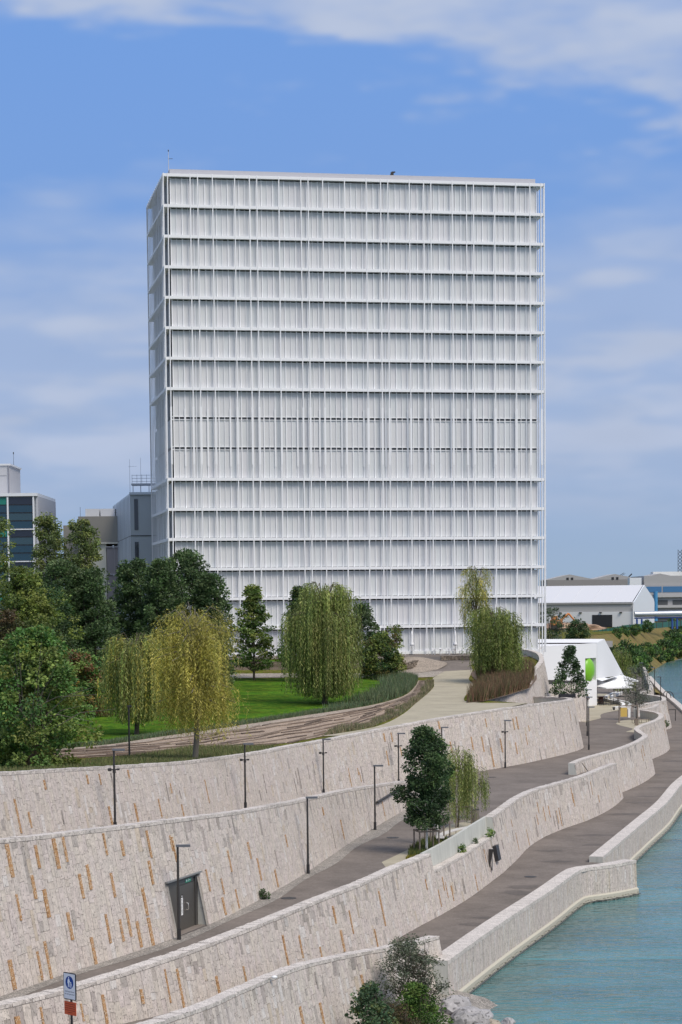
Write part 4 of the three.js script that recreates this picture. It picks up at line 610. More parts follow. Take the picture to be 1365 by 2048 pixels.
leafyTree({ name: 'round_shrub', label: 'round bronze green shrub with stray upright twigs by the gravel mound', category: 'shrub', pos: onPark(4.6, -243.2), h: 5.0, y0: .0, rx: 2.75, prof: f => f < .72 ? Math.sqrt(1 - Math.pow(f - .25, 2)) * .95 : Math.max(.1, .75 - (f - .72) * 2.4), clumps: 150, cr: .55, leaves: 15000, leaf: .22, slim: .34, tr: .10, stems: 4, cols: COL.olive.concat(COL.autumn.slice(0, 1), COL.deep.slice(0, 2)), seed: 514 });
leafyTree({ name: 'round_shrub', label: 'leggy twig topped shrub poking above the bronze green shrub', category: 'shrub', pos: onPark(6.2, -244.6), h: 6.0, y0: .55, rx: 1.5, prof: globe, clumps: 26, cr: .40, leaves: 1500, leaf: .22, slim: .34, tr: .06, stems: 3, cols: COL.olive.concat(COL.autumn.slice(0, 2)), seed: 515, limbs: 1 });
// dark back row in front of the tower's left corner
const backRow = 'dark trees massed left of the tower';
[[-14.3, -232, 12.2, 2.2, 'dark dense hornbeam at the right end of the back row touching the tower', 521], [-17.0, -236, 14.9, 2.7, 'tallest dark hornbeam in front of the tower corner', 522], [-19.4, -230, 14.0, 2.4, 'dark hornbeam just left of the tower corner', 523], [-22.8, -234, 13.9, 2.4, 'dark hornbeam before the silver metal block', 524], [-26.8, -226, 13.0, 2.9, 'bushy dark green hornbeam under the concrete block', 525], [-29.8, -226, 13.9, 2.9, 'bushy hornbeam under the tall birches', 526], [-33.4, -230, 12.0, 2.8, 'dark hornbeam below the glass office', 527]].forEach(([x, z, h, r, label, seed]) => leafyTree({ name: 'hornbeam_tree', label, pos: onPark(x, z), h, y0: .02, rx: r, prof: column, clumps: 260, cr: .66, leaves: 24000, leaf: .27, slim: .30, tr: .16, stems: 2, cols: COL.hornbeam, seed, group: backRow, hang: .35, limbs: .25 }));
leafyTree({ name: 'birch_tree', label: 'tall loose birch with drooping sprays before the concrete block', pos: onPark(-29.3, -241), h: 18.6, y0: .3, rx: 2.0, prof: oval, clumps: 130, cr: .66, leaves: 14000, leaf: .25, tr: .17, stems: 2, cols: COL.birch, seed: 531, hang: -.3, bark: M.greyBark, lobe: .5 });
leafyTree({ name: 'birch_tree', label: 'tall loose birch beside the glass office', pos: onPark(-33.2, -240), h: 19.0, y0: .28, rx: 2.3, prof: oval, clumps: 140, cr: .7, leaves: 16000, leaf: .25, tr: .18, stems: 2, cols: COL.birch, seed: 532, hang: -.3, bark: M.greyBark, lobe: .5 });
leafyTree({ name: 'ash_tree', label: 'olive green layered tree in front of the glass office', pos: onPark(-30.0, -200), h: 13.6, y0: .12, rx: 3.0, prof: oval, clumps: 150, cr: .78, leaves: 24000, leaf: .26, tr: .22, stems: 2, cols: COL.olive, seed: 533, lobe: .5 });
leafyTree({ name: 'ash_tree', label: 'olive tree at the left edge reaching up beside the glass office', pos: onPark(-34.0, -206), h: 19.0, y0: .15, rx: 2.4, prof: oval, clumps: 110, cr: .7, leaves: 11000, leaf: .26, tr: .2, cols: COL.olive.concat(COL.birch), seed: 534, lobe: .5 });
leafyTree({ name: 'ash_tree', label: 'low olive tree with rounded layers left of the dark hornbeams', pos: onPark(-28.6, -208), h: 11.5, y0: .05, rx: 2.8, prof: globe, clumps: 110, cr: .7, leaves: 12000, leaf: .25, tr: .18, cols: COL.olive.concat(COL.deep), seed: 535, lobe: .4 });
leafyTree({ name: 'copper_tree', label: 'copper brown tinted tree at the left edge behind the big shrubs', pos: onPark(-28.4, -178), h: 10.4, y0: .2, rx: 2.2, prof: globe, clumps: 80, cr: .6, leaves: 8000, leaf: .24, tr: .15, cols: [[.13, .085, .035], [.10, .08, .028], [.075, .085, .02]], seed: 536 });
leafyTree({ name: 'viburnum_shrub', label: 'wide viburnum shrub with red tipped leaves beside the lawn', category: 'shrub', pos: onPark(-24.6, -196), h: 5.9, y0: 0, rx: 3.1, prof: f => Math.sqrt(Math.max(.05, 1 - f * f * .92)), clumps: 150, cr: .6, leaves: 16000, leaf: .23, slim: .34, tr: .1, stems: 5, cols: COL.shrub.concat(COL.autumn), seed: 537 });
const bare = (n, seed) => { const r = rng(seed), a = []; for (let i = 0; i < n; i++) { const t = r() * 2.6 - .2, l = 3 + r() * 2.6, bx0 = (r() - .5) * 2, y = 2 + r() * 1.5; a.push([[bx0, y, 1.2], [bx0 + Math.cos(t) * l * .5, y + Math.sin(t) * l * .45 + .4, 1.8], [bx0 + Math.cos(t) * l, y + Math.sin(t) * l * .8, 1.9 + r()]]); } return a; };
leafyTree({ name: 'broad_shrub', label: 'big dark green shrub with bare grey branches overhanging the terrace wall', category: 'shrub', pos: onPark(-18.4, -124.5), h: 8.2, y0: -.02, rx: 3.5, prof: f => f < .6 ? 1 : Math.max(.15, 1 - (f - .6) * 1.9), clumps: 190, cr: .62, leaves: 30000, leaf: .20, slim: .34, tr: .13, stems: 6, cols: COL.shrub.concat(COL.shrub, COL.olive), seed: 538, bare: bare(16, 9) });
leafyTree({ name: 'broad_shrub', label: 'yellow flecked shrub between the bare branches and the viburnum', category: 'shrub', pos: onPark(-21.5, -143), h: 7.6, y0: .0, rx: 3.2, prof: globe, clumps: 120, cr: .6, leaves: 15000, leaf: .2, slim: .34, tr: .1, stems: 4, cols: COL.olive.concat(COL.pale, COL.shrub), seed: 539, bare: bare(12, 12) });
// promenade trees
leafyTree({ name: 'pear_tree', label: 'dense dark green street tree with whitewashed trunk in a timber guard', pos: [5.3, PROM, -130.6], h: 7.8, y0: .25, rx: 1.42, prof: f => f < .3 ? .72 + f : (f < .6 ? 1.0 : Math.max(.14, 1.05 - (f - .55) * 1.75)), lobe: .6, clumps: 120, cr: .44, leaves: 24000, leaf: .14, slim: .36, tr: .09, cols: COL.deep, seed: 541, bark: M.limewash });
leafyTree({ name: 'young_tree', label: 'slim second street tree with whitewashed trunk beside the dense one', pos: [6.2, PROM, -135.2], h: 6.9, y0: .42, rx: .95, prof: oval, clumps: 50, cr: .3, leaves: 2600, leaf: .13, slim: .34, tr: .07, cols: COL.oak, seed: 542, bark: M.limewash });
willow({ name: 'willow_tree', label: 'small thin weeping willow behind the promenade bench', pos: [8.1, PROM, -145.4], h: 5.9, rx: 1.1, limbs: 26, low: .5, strands: 300, len: 4.6, frizz: .6, tr: .07, seed: 543, cols: COL.willow, floor: .35, step: .09, leaf: .16, slim: .13 });
willow({ name: 'willow_tree', label: 'tiny drooping willow beside the litter bin', pos: [9.6, PROM, -151.2], h: 3.9, rx: .95, limbs: 16, low: .5, strands: 190, len: 2.6, frizz: .6, tr: .05, seed: 544, cols: COL.willow, floor: .5, step: .09, leaf: .16 });
leafyTree({ name: 'oak_tree', label: 'dark pointed oak in front of the white cafe wall', pos: [27.6, PROM, -251], h: 9.9, y0: .42, rx: 2.3, lobe: .5, prof: f => f < .3 ? .8 + f : Math.max(.08, 1.0 - (f - .3) * 1.5), clumps: 60, cr: .55, leaves: 6000, leaf: .2, slim: .36, tr: .1, cols: COL.deep, seed: 545, limbs: .8 });
leafyTree({ name: 'grey_tree', label: 'sparse silvery tree rising behind the yellow notice board', pos: [38.2, PROM, -270], h: 7.0, y0: .3, rx: 2.0, prof: oval, clumps: 110, cr: .5, leaves: 4200, leaf: .14, slim: .22, tr: .08, cols: COL.silver, seed: 546, limbs: 1, bark: M.iron });
leafyTree({ name: 'grey_tree', label: 'small whitish sapling by the wavy wall', pos: [40.0, PROM, -279.5], h: 3.3, y0: .5, rx: 1.1, prof: globe, clumps: 24, cr: .35, leaves: 900, leaf: .13, slim: .3, tr: .04, cols: COL.silver, seed: 547, limbs: 1, bark: M.greyBark });
willow({ name: 'willow_tree', label: 'thin willow on the bank behind the cafe parasols', pos: [46.5, 4.6, -345], h: 8.5, rx: 2.0, limbs: 18, low: .4, strands: 330, len: 5, tr: .1, seed: 548, cols: COL.willow.concat(COL.olive), floor: .5, step: .2, leaf: .34, slim: .14 });
// far bank shrubs
const bankGroup = 'shrubs along the far river bank';
const bankShrub = leafyTree({ name: 'bank_shrub', label: 'green shrub on the far river bank', category: 'shrub', pos: [56, 5.5, -432], h: 5, y0: 0, rx: 3.2, prof: globe, clumps: 60, cr: .8, leaves: 3600, leaf: .42, slim: .36, tr: .1, stems: 3, cols: COL.shrub.concat(COL.deep), seed: 551, group: bankGroup });
[[62, 3.2, -455, .9, 1.5], [66, 2.2, -470, .8, 1.2], [71, 1.2, -505, .9, 1.1], [77, .6, -540, 1.0, 1.2], [80, 2.5, -570, .9, .9], [88, 1.6, -604, .9, 1.1], [96, .4, -640, 1, 1], [103, .6, -664, 1.3, 1.2], [112, .8, -700, 1.5, 1.4], [118, 1.4, -735, 1.6, 1.5], [128, .8, -765, 1.6, 1.5], [139, .6, -805, 1.7, 1.6], [150, .4, -850, 1.7, 1.6], [161, .2, -890, 1.7, 1.6], [128, 3.5, -800, 1.6, 1.6], [85, 8.8, -628, .6, .6], [90, 9.2, -638, .6, .6], [98, 9.6, -668, .6, .7], [80, 8.5, -606, .5, .6]].forEach(([x, y, z, s, sy], i) => { const c = copyOf(bankShrub, [x, y, z], i * 1.7, undefined, bankGroup); c.scale.set(s, sy, s); });
leafyTree({ name: 'scrub_tree', label: 'dark half bare scrub tree beside the tower in front of the white hall', pos: [44.5, 11, -440], h: 7.5, y0: .1, rx: 3.4, prof: globe, clumps: 70, cr: .7, leaves: 3800, leaf: .3, tr: .1, stems: 4, cols: COL.deep.concat(COL.silver), seed: 561, limbs: 1, bark: M.iron });
leafyTree({ name: 'scrub_tree', label: 'rounded dark evergreen scrub below the orange heap', pos: [50.5, 11, -446], h: 4.8, y0: 0, rx: 2.6, prof: globe, clumps: 60, cr: .7, leaves: 4600, leaf: .32, tr: .1, stems: 3, cols: COL.deep, seed: 562 });

// ───────────────────────── steel door in the ramp wall ─────────────────────────
{
  const w = wall2.w, V0 = 2.58, A = w.at(doorS0), B = w.at(doorS1), k = .2 * V0 + .02, pa = [A.x - A.nx * k, A.z - A.nz * k], pb = [B.x - B.nx * k, B.z - B.nz * k];
  const D = thing('steel_door', 'grey steel double door recessed in the tall wall behind a lamp post', 'door', [pa[0], PROM, pa[1]], -Math.atan2(pb[1] - pa[1], pb[0] - pa[0]));
  const L = Math.hypot(pb[0] - pa[0], pb[1] - pa[1]);
  mesh('frame', merge([bb(0, 0, -.12, .1, V0, .02), bb(L - .28, 0, -.12, L, V0, .02), bb(0, V0 - .12, -.12, L, V0, .02)]), std(lin(.10, .095, .09), .45, { metalness: .5 }), D);
  const l1 = mesh('door_leaf', bb(.11, .02, -.1, L * .34, V0 - .14, -.04), M.steel, D), l2 = mesh('door_leaf', bb(L * .34 + .02, .02, -.1, L - .29, V0 - .36, -.035), M.steel, D);
  mesh('overlight', bb(L * .34 + .02, V0 - .34, -.1, L - .29, V0 - .14, -.045), std(lin(.12, .125, .12), .3, { metalness: .4 }), D);
  mesh('handle', tube([V(L * .62, .95, 0), V(L * .62, .97, .1), V(L * .62, 1.12, .12), V(L * .62, 1.27, .1), V(L * .62, 1.29, 0)], .022, 8, 16), std(lin(.75, .73, .68), .25, { metalness: .8 }), l2);
  mesh('lever', merge([bx(.12, .03, .03, .3, 1.05, .03), bx(.03, .03, .08, .24, 1.05, 0)]), std(lin(.7, .7, .7), .3, { metalness: .8 }), l1);
  const cv = document.createElement('canvas'); cv.width = 32; cv.height = 256; const c = cv.getContext('2d'); c.fillStyle = '#e8e8e6'; c.fillRect(0, 0, 32, 256); c.fillStyle = '#16181a'; c.fillRect(0, 0, 32, 38); c.fillStyle = '#ddd'; c.fillRect(9, 10, 14, 18); c.fillStyle = '#444'; for (let y = 54; y < 240; y += 17) c.fillRect(5, y, 12 + (y * 7) % 11, 7); const t = new THREE.CanvasTexture(cv); t.colorSpace = THREE.SRGBColorSpace;
  mesh('notice_strip', new THREE.PlaneGeometry(.22, 1.0).translate(L * .5, 1.25, -.028), new THREE.MeshStandardMaterial({ map: t, roughness: .6 }), l2);
  const es = document.createElement('canvas'); es.width = 96; es.height = 40; const e = es.getContext('2d'); e.fillStyle = '#2c8f74'; e.fillRect(0, 0, 96, 40); e.fillStyle = '#d9ece4'; e.fillRect(8, 10, 24, 20); e.fillRect(50, 8, 10, 24); e.fillRect(64, 16, 22, 8); const et = new THREE.CanvasTexture(es); et.colorSpace = THREE.SRGBColorSpace;
  mesh('exit_sign', new THREE.PlaneGeometry(.7, .2).translate(L * .72, V0 - .22, -.03), new THREE.MeshStandardMaterial({ map: et, roughness: .5 }), D);
  mesh('lintel', bb(-.25, V0, -.2, L + .25, V0 + .07, .16), std(lin(.30, .30, .29), .5, { metalness: .5 }), D);
  const tri = (x, s) => { const P = s > 0 ? [x, 0, -.12, x, 0, .56, x, V0, .02, x, 0, -.12, x, V0, .02, x, V0, -.12] : [x, 0, .56, x, 0, -.12, x, V0, .02, x, V0, .02, x, 0, -.12, x, V0, -.12]; return soup(P, null, P.filter((_, i) => i % 3 !== 0)); };
  mesh('reveal', tri(-.002, 1), M.smooth, D); mesh('reveal', tri(L + .002, -1), M.smooth, D); mesh('threshold', bb(-.1, -.02, -.2, L + .1, .014, .62), M.asphalt, D); mesh('drain_gap', bb(.3, .015, .50, L - .05, .02, .56), M.black, D);
}
// ───────────────────────── lamp posts ─────────────────────────
function lampPost(label, pos, turn = 0, fixture = false, group = 'promenade lamp posts') {
  const R = thing('lamp_post', label, 'lamp post', pos, turn, group);
  mesh('pole', cyl(.065, .055, 4.45, 0, 0, 0, 12), M.dark, R); mesh('base_sleeve', cyl(.10, .095, .55, 0, 0, 0, 12), M.black, R);
  const hd = mesh('lamp_head', merge([bb(-.09, 4.42, -.12, .60, 4.52, .12)]), M.lampHead, R); mesh('lens', bb(.12, 4.405, -.09, .56, 4.419, .09), std(lin(.5, .5, .48), .3), hd); mesh('service_hatch', bb(.058, .9, -.03, .07, 1.2, .03), M.lampHead, R);
  if (fixture) mesh('camera_bracket', merge([bx(.42, .06, .06, 0, 3.4, 0), bb(-.34, 3.32, -.07, -.14, 3.48, .07), bb(.14, 3.36, -.06, .3, 3.46, .06), cyl(.09, .09, .22, 0, 3.22, 0, 10)]), M.dark, R);
  return R;
}
lampPost('dark lamp post standing in front of the steel door', [-7.75, PROM, -98.1], .1);
lampPost('dark lamp post on the gravel verge midway along the tall wall', [-2.0, PROM, -121.5], .1);
lampPost('dark lamp post on the verge beside the sloping wall bar', [2.3, PROM, -144.3], .1);
lampPost('lamp post with camera bracket on the upper ramp below the big shrub', [-12.3, rampH(113), -113], .1, true);
lampPost('lamp post with bracket on the upper ramp below the golden willow', [-6.45, rampH(139.7), -139.7], .1, true);
lampPost('lamp post with bracket on the upper ramp below the stone courses', [-1.4, rampH(163.5), -163.5], .1, true);
lampPost('lamp post with bracket where the ramp meets the promenade', [4.9, PROM, -178.6], .1, true);
lampPost('lamp post half hidden behind the dense dark street tree', [9.0, PROM, -186.5], .1, true);
lampPost('lamp post with bracket alone against the terrace wall past the small willows', [15.4, PROM, -196.0], .1, true);
lampPost('lamp post at the rounded end of the terrace wall', [25.9, PROM, -218.3], .15);
lampPost('lamp post just beyond the rounded end of the terrace wall', [28.3, PROM, -240], .15);
lampPost('lamp post by the white cafe wall and the black rail', [27.5, PROM, -270.5], .15, true);
lampPost('lamp post in front of the person by the cafe', [30.5, PROM, -259], .15);
lampPost('lamp post at the river bend nearest the bathing ladder', [45.6, PROM, -298], Math.PI, false, 'river bend lamps'); lampPost('lamp post inside the second river bend', [47.5, PROM, -324], Math.PI, false, 'river bend lamps'); lampPost('lamp post standing right at the river edge of the bend', [50.6, PROM, -337], Math.PI, false, 'river bend lamps'); lampPost('farthest lamp post of the river bend', [52.1, PROM, -361], Math.PI, false, 'river bend lamps');
{ const R = thing('park_post', 'slim dark post on the grass between the willows', 'post', [-14.5, parkH(143), -143]); mesh('pole', cyl(.07, .06, 3.6, 0, 0, 0, 10), M.dark, R); mesh('cap_light', merge([bx(.3, .1, .16, .05, 3.62, 0), cyl(.09, .09, .1, 0, 3.5, 0, 10)]), M.dark, R); }

// ───────────────────────── street furniture on the promenade ─────────────────────────
function timberGuard(label, x, z, s = 1.25, h = 1.5, turn = .25) { const R = thing('tree_guard', label, 'tree guard', [x, PROM, z], turn); for (const [a, b] of [[-1, -1], [1, -1], [1, 1], [-1, 1]]) mesh('post', cyl(.055, .05, h, a * s / 2, 0, b * s / 2, 8), M.wood, R); for (const [a, b] of [[0, -1], [0, 1]]) mesh('rail', bx(s + .12, .09, .07, 0, h - .06, b * s / 2), M.wood, R); for (const a of [-1, 1]) mesh('rail', bx(.07, .09, s - .1, a * s / 2, h - .06, 0), M.wood, R); return R; }
timberGuard('square timber guard round the dense whitewashed street tree', 5.3, -130.7); timberGuard('square timber guard round the slim second street tree', 6.2, -135.4, 1.3, 1.55);
{ const R = thing('tree_guard', 'single timber goal shaped guard beside the small weeping willow', 'tree guard', [8.5, PROM, -145.2], .1); for (const x of [-.55, .55]) mesh('post', cyl(.055, .05, 1.5, x, 0, 0, 8), M.wood, R); mesh('rail', bx(1.25, .09, .08, 0, 1.46, 0), M.wood, R); }
{ // bench
  const pts = [[6.35, -134.8], [6.5, -136.8], [7.3, -139.2], [8.3, -141], [9.1, -142.2]], c = smoothLine(pts, 22), R = thing('curved_bench', 'pale curved slat bench on wire legs beneath the small willow', 'bench');
  for (let r = 0; r < 5; r++) { const P = [], o = -.26 + r * .11; for (let i = 0; i < 22; i++) { const n = k => { const a = c[Math.max(0, k - 1)], b = c[Math.min(22, k + 1)], L = Math.hypot(b[0] - a[0], b[1] - a[1]); return [-(b[1] - a[1]) / L, (b[0] - a[0]) / L]; }; const na = n(i), nb = n(i + 1), q = (p, nn, oo, y) => [p[0] + nn[0] * oo, y, p[1] + nn[1] * oo], y0 = PROM + .42, y1 = PROM + .47; const a0 = q(c[i], na, o, y1), a1 = q(c[i], na, o + .095, y1), b0 = q(c[i + 1], nb, o, y1), b1 = q(c[i + 1], nb, o + .095, y1), d0 = q(c[i], na, o, y0), d1 = q(c[i + 1], nb, o, y0), e0 = q(c[i], na, o + .095, y0), e1 = q(c[i + 1], nb, o + .095, y0), f = (w, x, y, z) => P.push(...w, ...x, ...y, ...w, ...y, ...z); f(a0, a1, b1, b0); f(d0, a0, b0, d1); f(a1, e0, e1, b1); f(d1, e1, e0, d0); } mesh('slat', soup(P), std(lin(.52, .49, .45), .8), R); }
  for (const k of [1, 7, 13, 20]) { const p = c[k], a = c[Math.max(0, k - 1)], b = c[Math.min(22, k + 1)], L = Math.hypot(b[0] - a[0], b[1] - a[1]), nx = -(b[1] - a[1]) / L, nz = (b[0] - a[0]) / L; mesh('leg', tube([V(p[0] - nx * .24, PROM + .42, p[1] - nz * .24), V(p[0] - nx * .2, PROM + .06, p[1] - nz * .2), V(p[0], PROM + .03, p[1]), V(p[0] + nx * .2, PROM + .06, p[1] + nz * .2), V(p[0] + nx * .27, PROM + .42, p[1] + nz * .27)], .02, 6, 20), M.dark, R); }
}
{ const R = thing('litter_bin', 'grey cylindrical litter bin beside the tiny drooping willow', 'litter bin', [9.5, PROM, -148.3]); mesh('barrel', new THREE.LatheGeometry([[0, .02], [.27, .02], [.29, .1], [.29, .88], [.27, .93], [.22, .93], [.22, .8], [0, .8]].map(p => new THREE.Vector2(...p)), 20), M.greyBark, R); mesh('lid_ring', new THREE.TorusGeometry(.27, .03, 6, 20).rotateX(Math.PI / 2).translate(0, .94, 0), M.dark, R); }
{ const R = thing('timber_post', 'single weathered timber post at the end of the ramp wall', 'post', [4.95, PROM, -151.5]); mesh('shaft', cyl(.09, .08, 1.65, 0, 0, 0, 8), M.wood, R); mesh('cap', cyl(.085, .02, .06, 0, 1.65, 0, 8), M.wood, R); }
{ // tree pit planting
  const p = inside([[4.1, -128.4], [6.0, -129.2], [7.2, -134.6], [6.6, -137.6], [5.5, -137], [4.3, -132]]);
  const s = mesh('pit_planting', bladeField(7000, rng(411), r => { const [x, z] = p(r); return [x, PROM + .0, z]; }, [[.05, .085, .02], [.07, .10, .025], [.12, .12, .02]], .34, .03), M.grass); stuff(tag(s, 'low green planting at the feet of the two whitewashed trees', 'planting'));
  const y = inside([[3.9, -127.6], [5.2, -127.9], [5.4, -129.2], [4.2, -129.4]]), m = mesh('moss_cushion', bladeField(3500, rng(412), r => { const [x, z] = y(r); return [x, PROM, z]; }, [[.20, .17, .015], [.16, .15, .02]], .16, .03), M.grass); stuff(tag(m, 'yellow green moss cushion at the tip of the tree pit', 'moss'));
  structure('pit_paving', sheetGeo([[2.6, -124], [4.2, -125.5], [6.3, -131.5], [8.0, -138], [9.6, -144.4], [10.9, -149], [9.6, -150.2], [7.6, -147.2], [6.9, -143], [6.2, -139], [4.0, -132], [2.4, -126.5]], PROM + .008, 6), M.concrete);
}
// manhole covers and damp marks
const disc = (x, z, r, y, nm, label) => { const R = mesh(nm, new THREE.CylinderGeometry(r, r, .016, 24).translate(x, y + .006, z), M.iron); tag(R, label, 'manhole cover', 'manhole covers'); };
disc(-2.9, -111.5, .42, PROM, 'manhole_cover', 'round iron manhole cover set in the asphalt'); disc(3.4, -139.5, .42, PROM, 'manhole_cover', 'round iron manhole cover set in the asphalt'); disc(13.4, -186, .42, PROM, 'manhole_cover', 'round iron manhole cover set in the asphalt'); disc(12.8, -141.5, .42, 2.0, 'manhole_cover', 'round iron manhole cover set in the asphalt');
{ const r = rng(88); [[11.4, -133.8, 1.2, .4], [11.9, -136.5, 1.1, .3], [15.6, -156, 1.1, .2], [20.5, -166, 1.8, .2], [24.5, -182, 1.4, .25], [27.4, -192, 1.3, .3], [29, -198, 1, .2], [31.5, -207, 1.2, .25], [33, -222, 1.5, .25], [38, -240, 1.4, .3], [36, -226, 1.2, .2], [15.4, -149.6, 1.2, .2], [7.4, -121, .7, .2], [8.4, -123.4, .7, .18], [19.4, -159.5, .9, .15], [41, -256, 1.6, .3]].forEach(([x, z, a, b]) => { const L = []; for (let i = 0; i < 22; i++) { const t = i / 22 * 6.283, k = .65 + r() * .6; L.push([x + Math.cos(t) * a * k, z + Math.sin(t) * b * 3.2 * k]); } structure('damp_patch', sheetGeo(L, 2.006, 9), M.damp); }); }
// dark bar, box and poster on the walls
{
  const w = wall2.w, s0 = w.sAtZ(-147.5), s1 = w.sAtZ(-158.5), a = w.face(s0, 1.55, .12), b = w.face(s1, 1.75, .12), R = thing('wall_bar', 'dark sloping bar fixed to the end of the tall ramp wall', 'rail');
  mesh('bar', bar(V(...a), V(...b), .09, 6), M.iron, R); for (const t of [.05, .5, .95]) mesh('stay', bar(V(lerp(a[0], b[0], t), lerp(a[1], b[1], t), lerp(a[2], b[2], t)), V(...w.face(lerp(s0, s1, t), lerp(1.55, 1.75, t), 0)), .03), M.iron, R);
  const w3 = new WallLine(W3all, .2), sb = w3.sAtZ(-141.8), p = w3.face(sb, 1.45, .13), A = w3.at(sb), turn = Math.atan2(A.nx, A.nz);
  const bx1 = thing('black_box', 'black locker box mounted on the planter wall', 'box', p, turn); const body = mesh('body', bx(1.0, 1.05, .26, 0, .1, 0), M.black, bx1); body.rotation.x = -.19; mesh('door_seam', bx(.94, .02, .01, 0, .35, .135), M.iron, body);
  const sp = w3.sAtZ(-139.2), q = w3.face(sp, 1.4, .1), A2 = w3.at(sp), R2 = thing('poster_bracket', 'triangular dark bracket carrying a white rescue poster on the planter wall', 'sign', q, Math.atan2(A2.nx, A2.nz));
  const sh = new THREE.Shape([new THREE.Vector2(0, .75), new THREE.Vector2(.34, .75), new THREE.Vector2(0, -.85)]); const gs = new THREE.ExtrudeGeometry(sh, { depth: .05, bevelEnabled: false }); gs.rotateY(-Math.PI / 2); mesh('bracket', gs.translate(-.05, 0, -.05), M.iron, R2);
  const cv = document.createElement('canvas'); cv.width = 64; cv.height = 200; const c = cv.getContext('2d'); c.fillStyle = '#dfe3ea'; c.fillRect(0, 0, 64, 200); c.fillStyle = '#5b6a86'; c.fillRect(10, 28, 44, 9); c.fillRect(10, 46, 36, 9); c.fillStyle = '#a9403c'; c.fillRect(12, 150, 30, 22); c.fillStyle = '#7c88a0'; for (let i = 0; i < 4; i++) c.fillRect(10, 74 + i * 15, 40, 5); const t = new THREE.CanvasTexture(cv); t.colorSpace = THREE.SRGBColorSpace; const pl = mesh('poster', new THREE.BoxGeometry(.55, 1.5, .02), [M.white, M.white, M.white, M.white, new THREE.MeshStandardMaterial({ map: t, roughness: .5 }), M.white], R2); pl.position.set(.32, 0, .13); pl.rotation.y = .35;
}
// small plants rooted on ledges and in cracks
const tuft = (label, pos, s, seed, cols = COL.shrub) => leafyTree({ name: 'ledge_plant', label, category: 'plant', pos, h: s, y0: .05, rx: s * .5, prof: globe, clumps: 14, cr: s * .22, leaves: 420, leaf: s * .17, slim: .34, tr: .02, stems: 3, cols, seed });
tuft('small leafy plant at the lower end of the planter ledge', [7.75, 4.68, -133.6], .5, 601); tuft('small leafy plant at the upper end of the planter ledge', [10.1, 4.7, -142], .55, 602); tuft('spiky seedling midway on the planter ledge', [8.9, 4.7, -138.3], .35, 603, COL.hornbeam); tuft('dark weed growing at the foot of the tall wall', [-4.2, PROM, -111.2], .5, 604, COL.deep); tuft('plant rooted on the outer face of the winding wall', [40.9, 4.6, -262.6], .7, 605, COL.hornbeam);

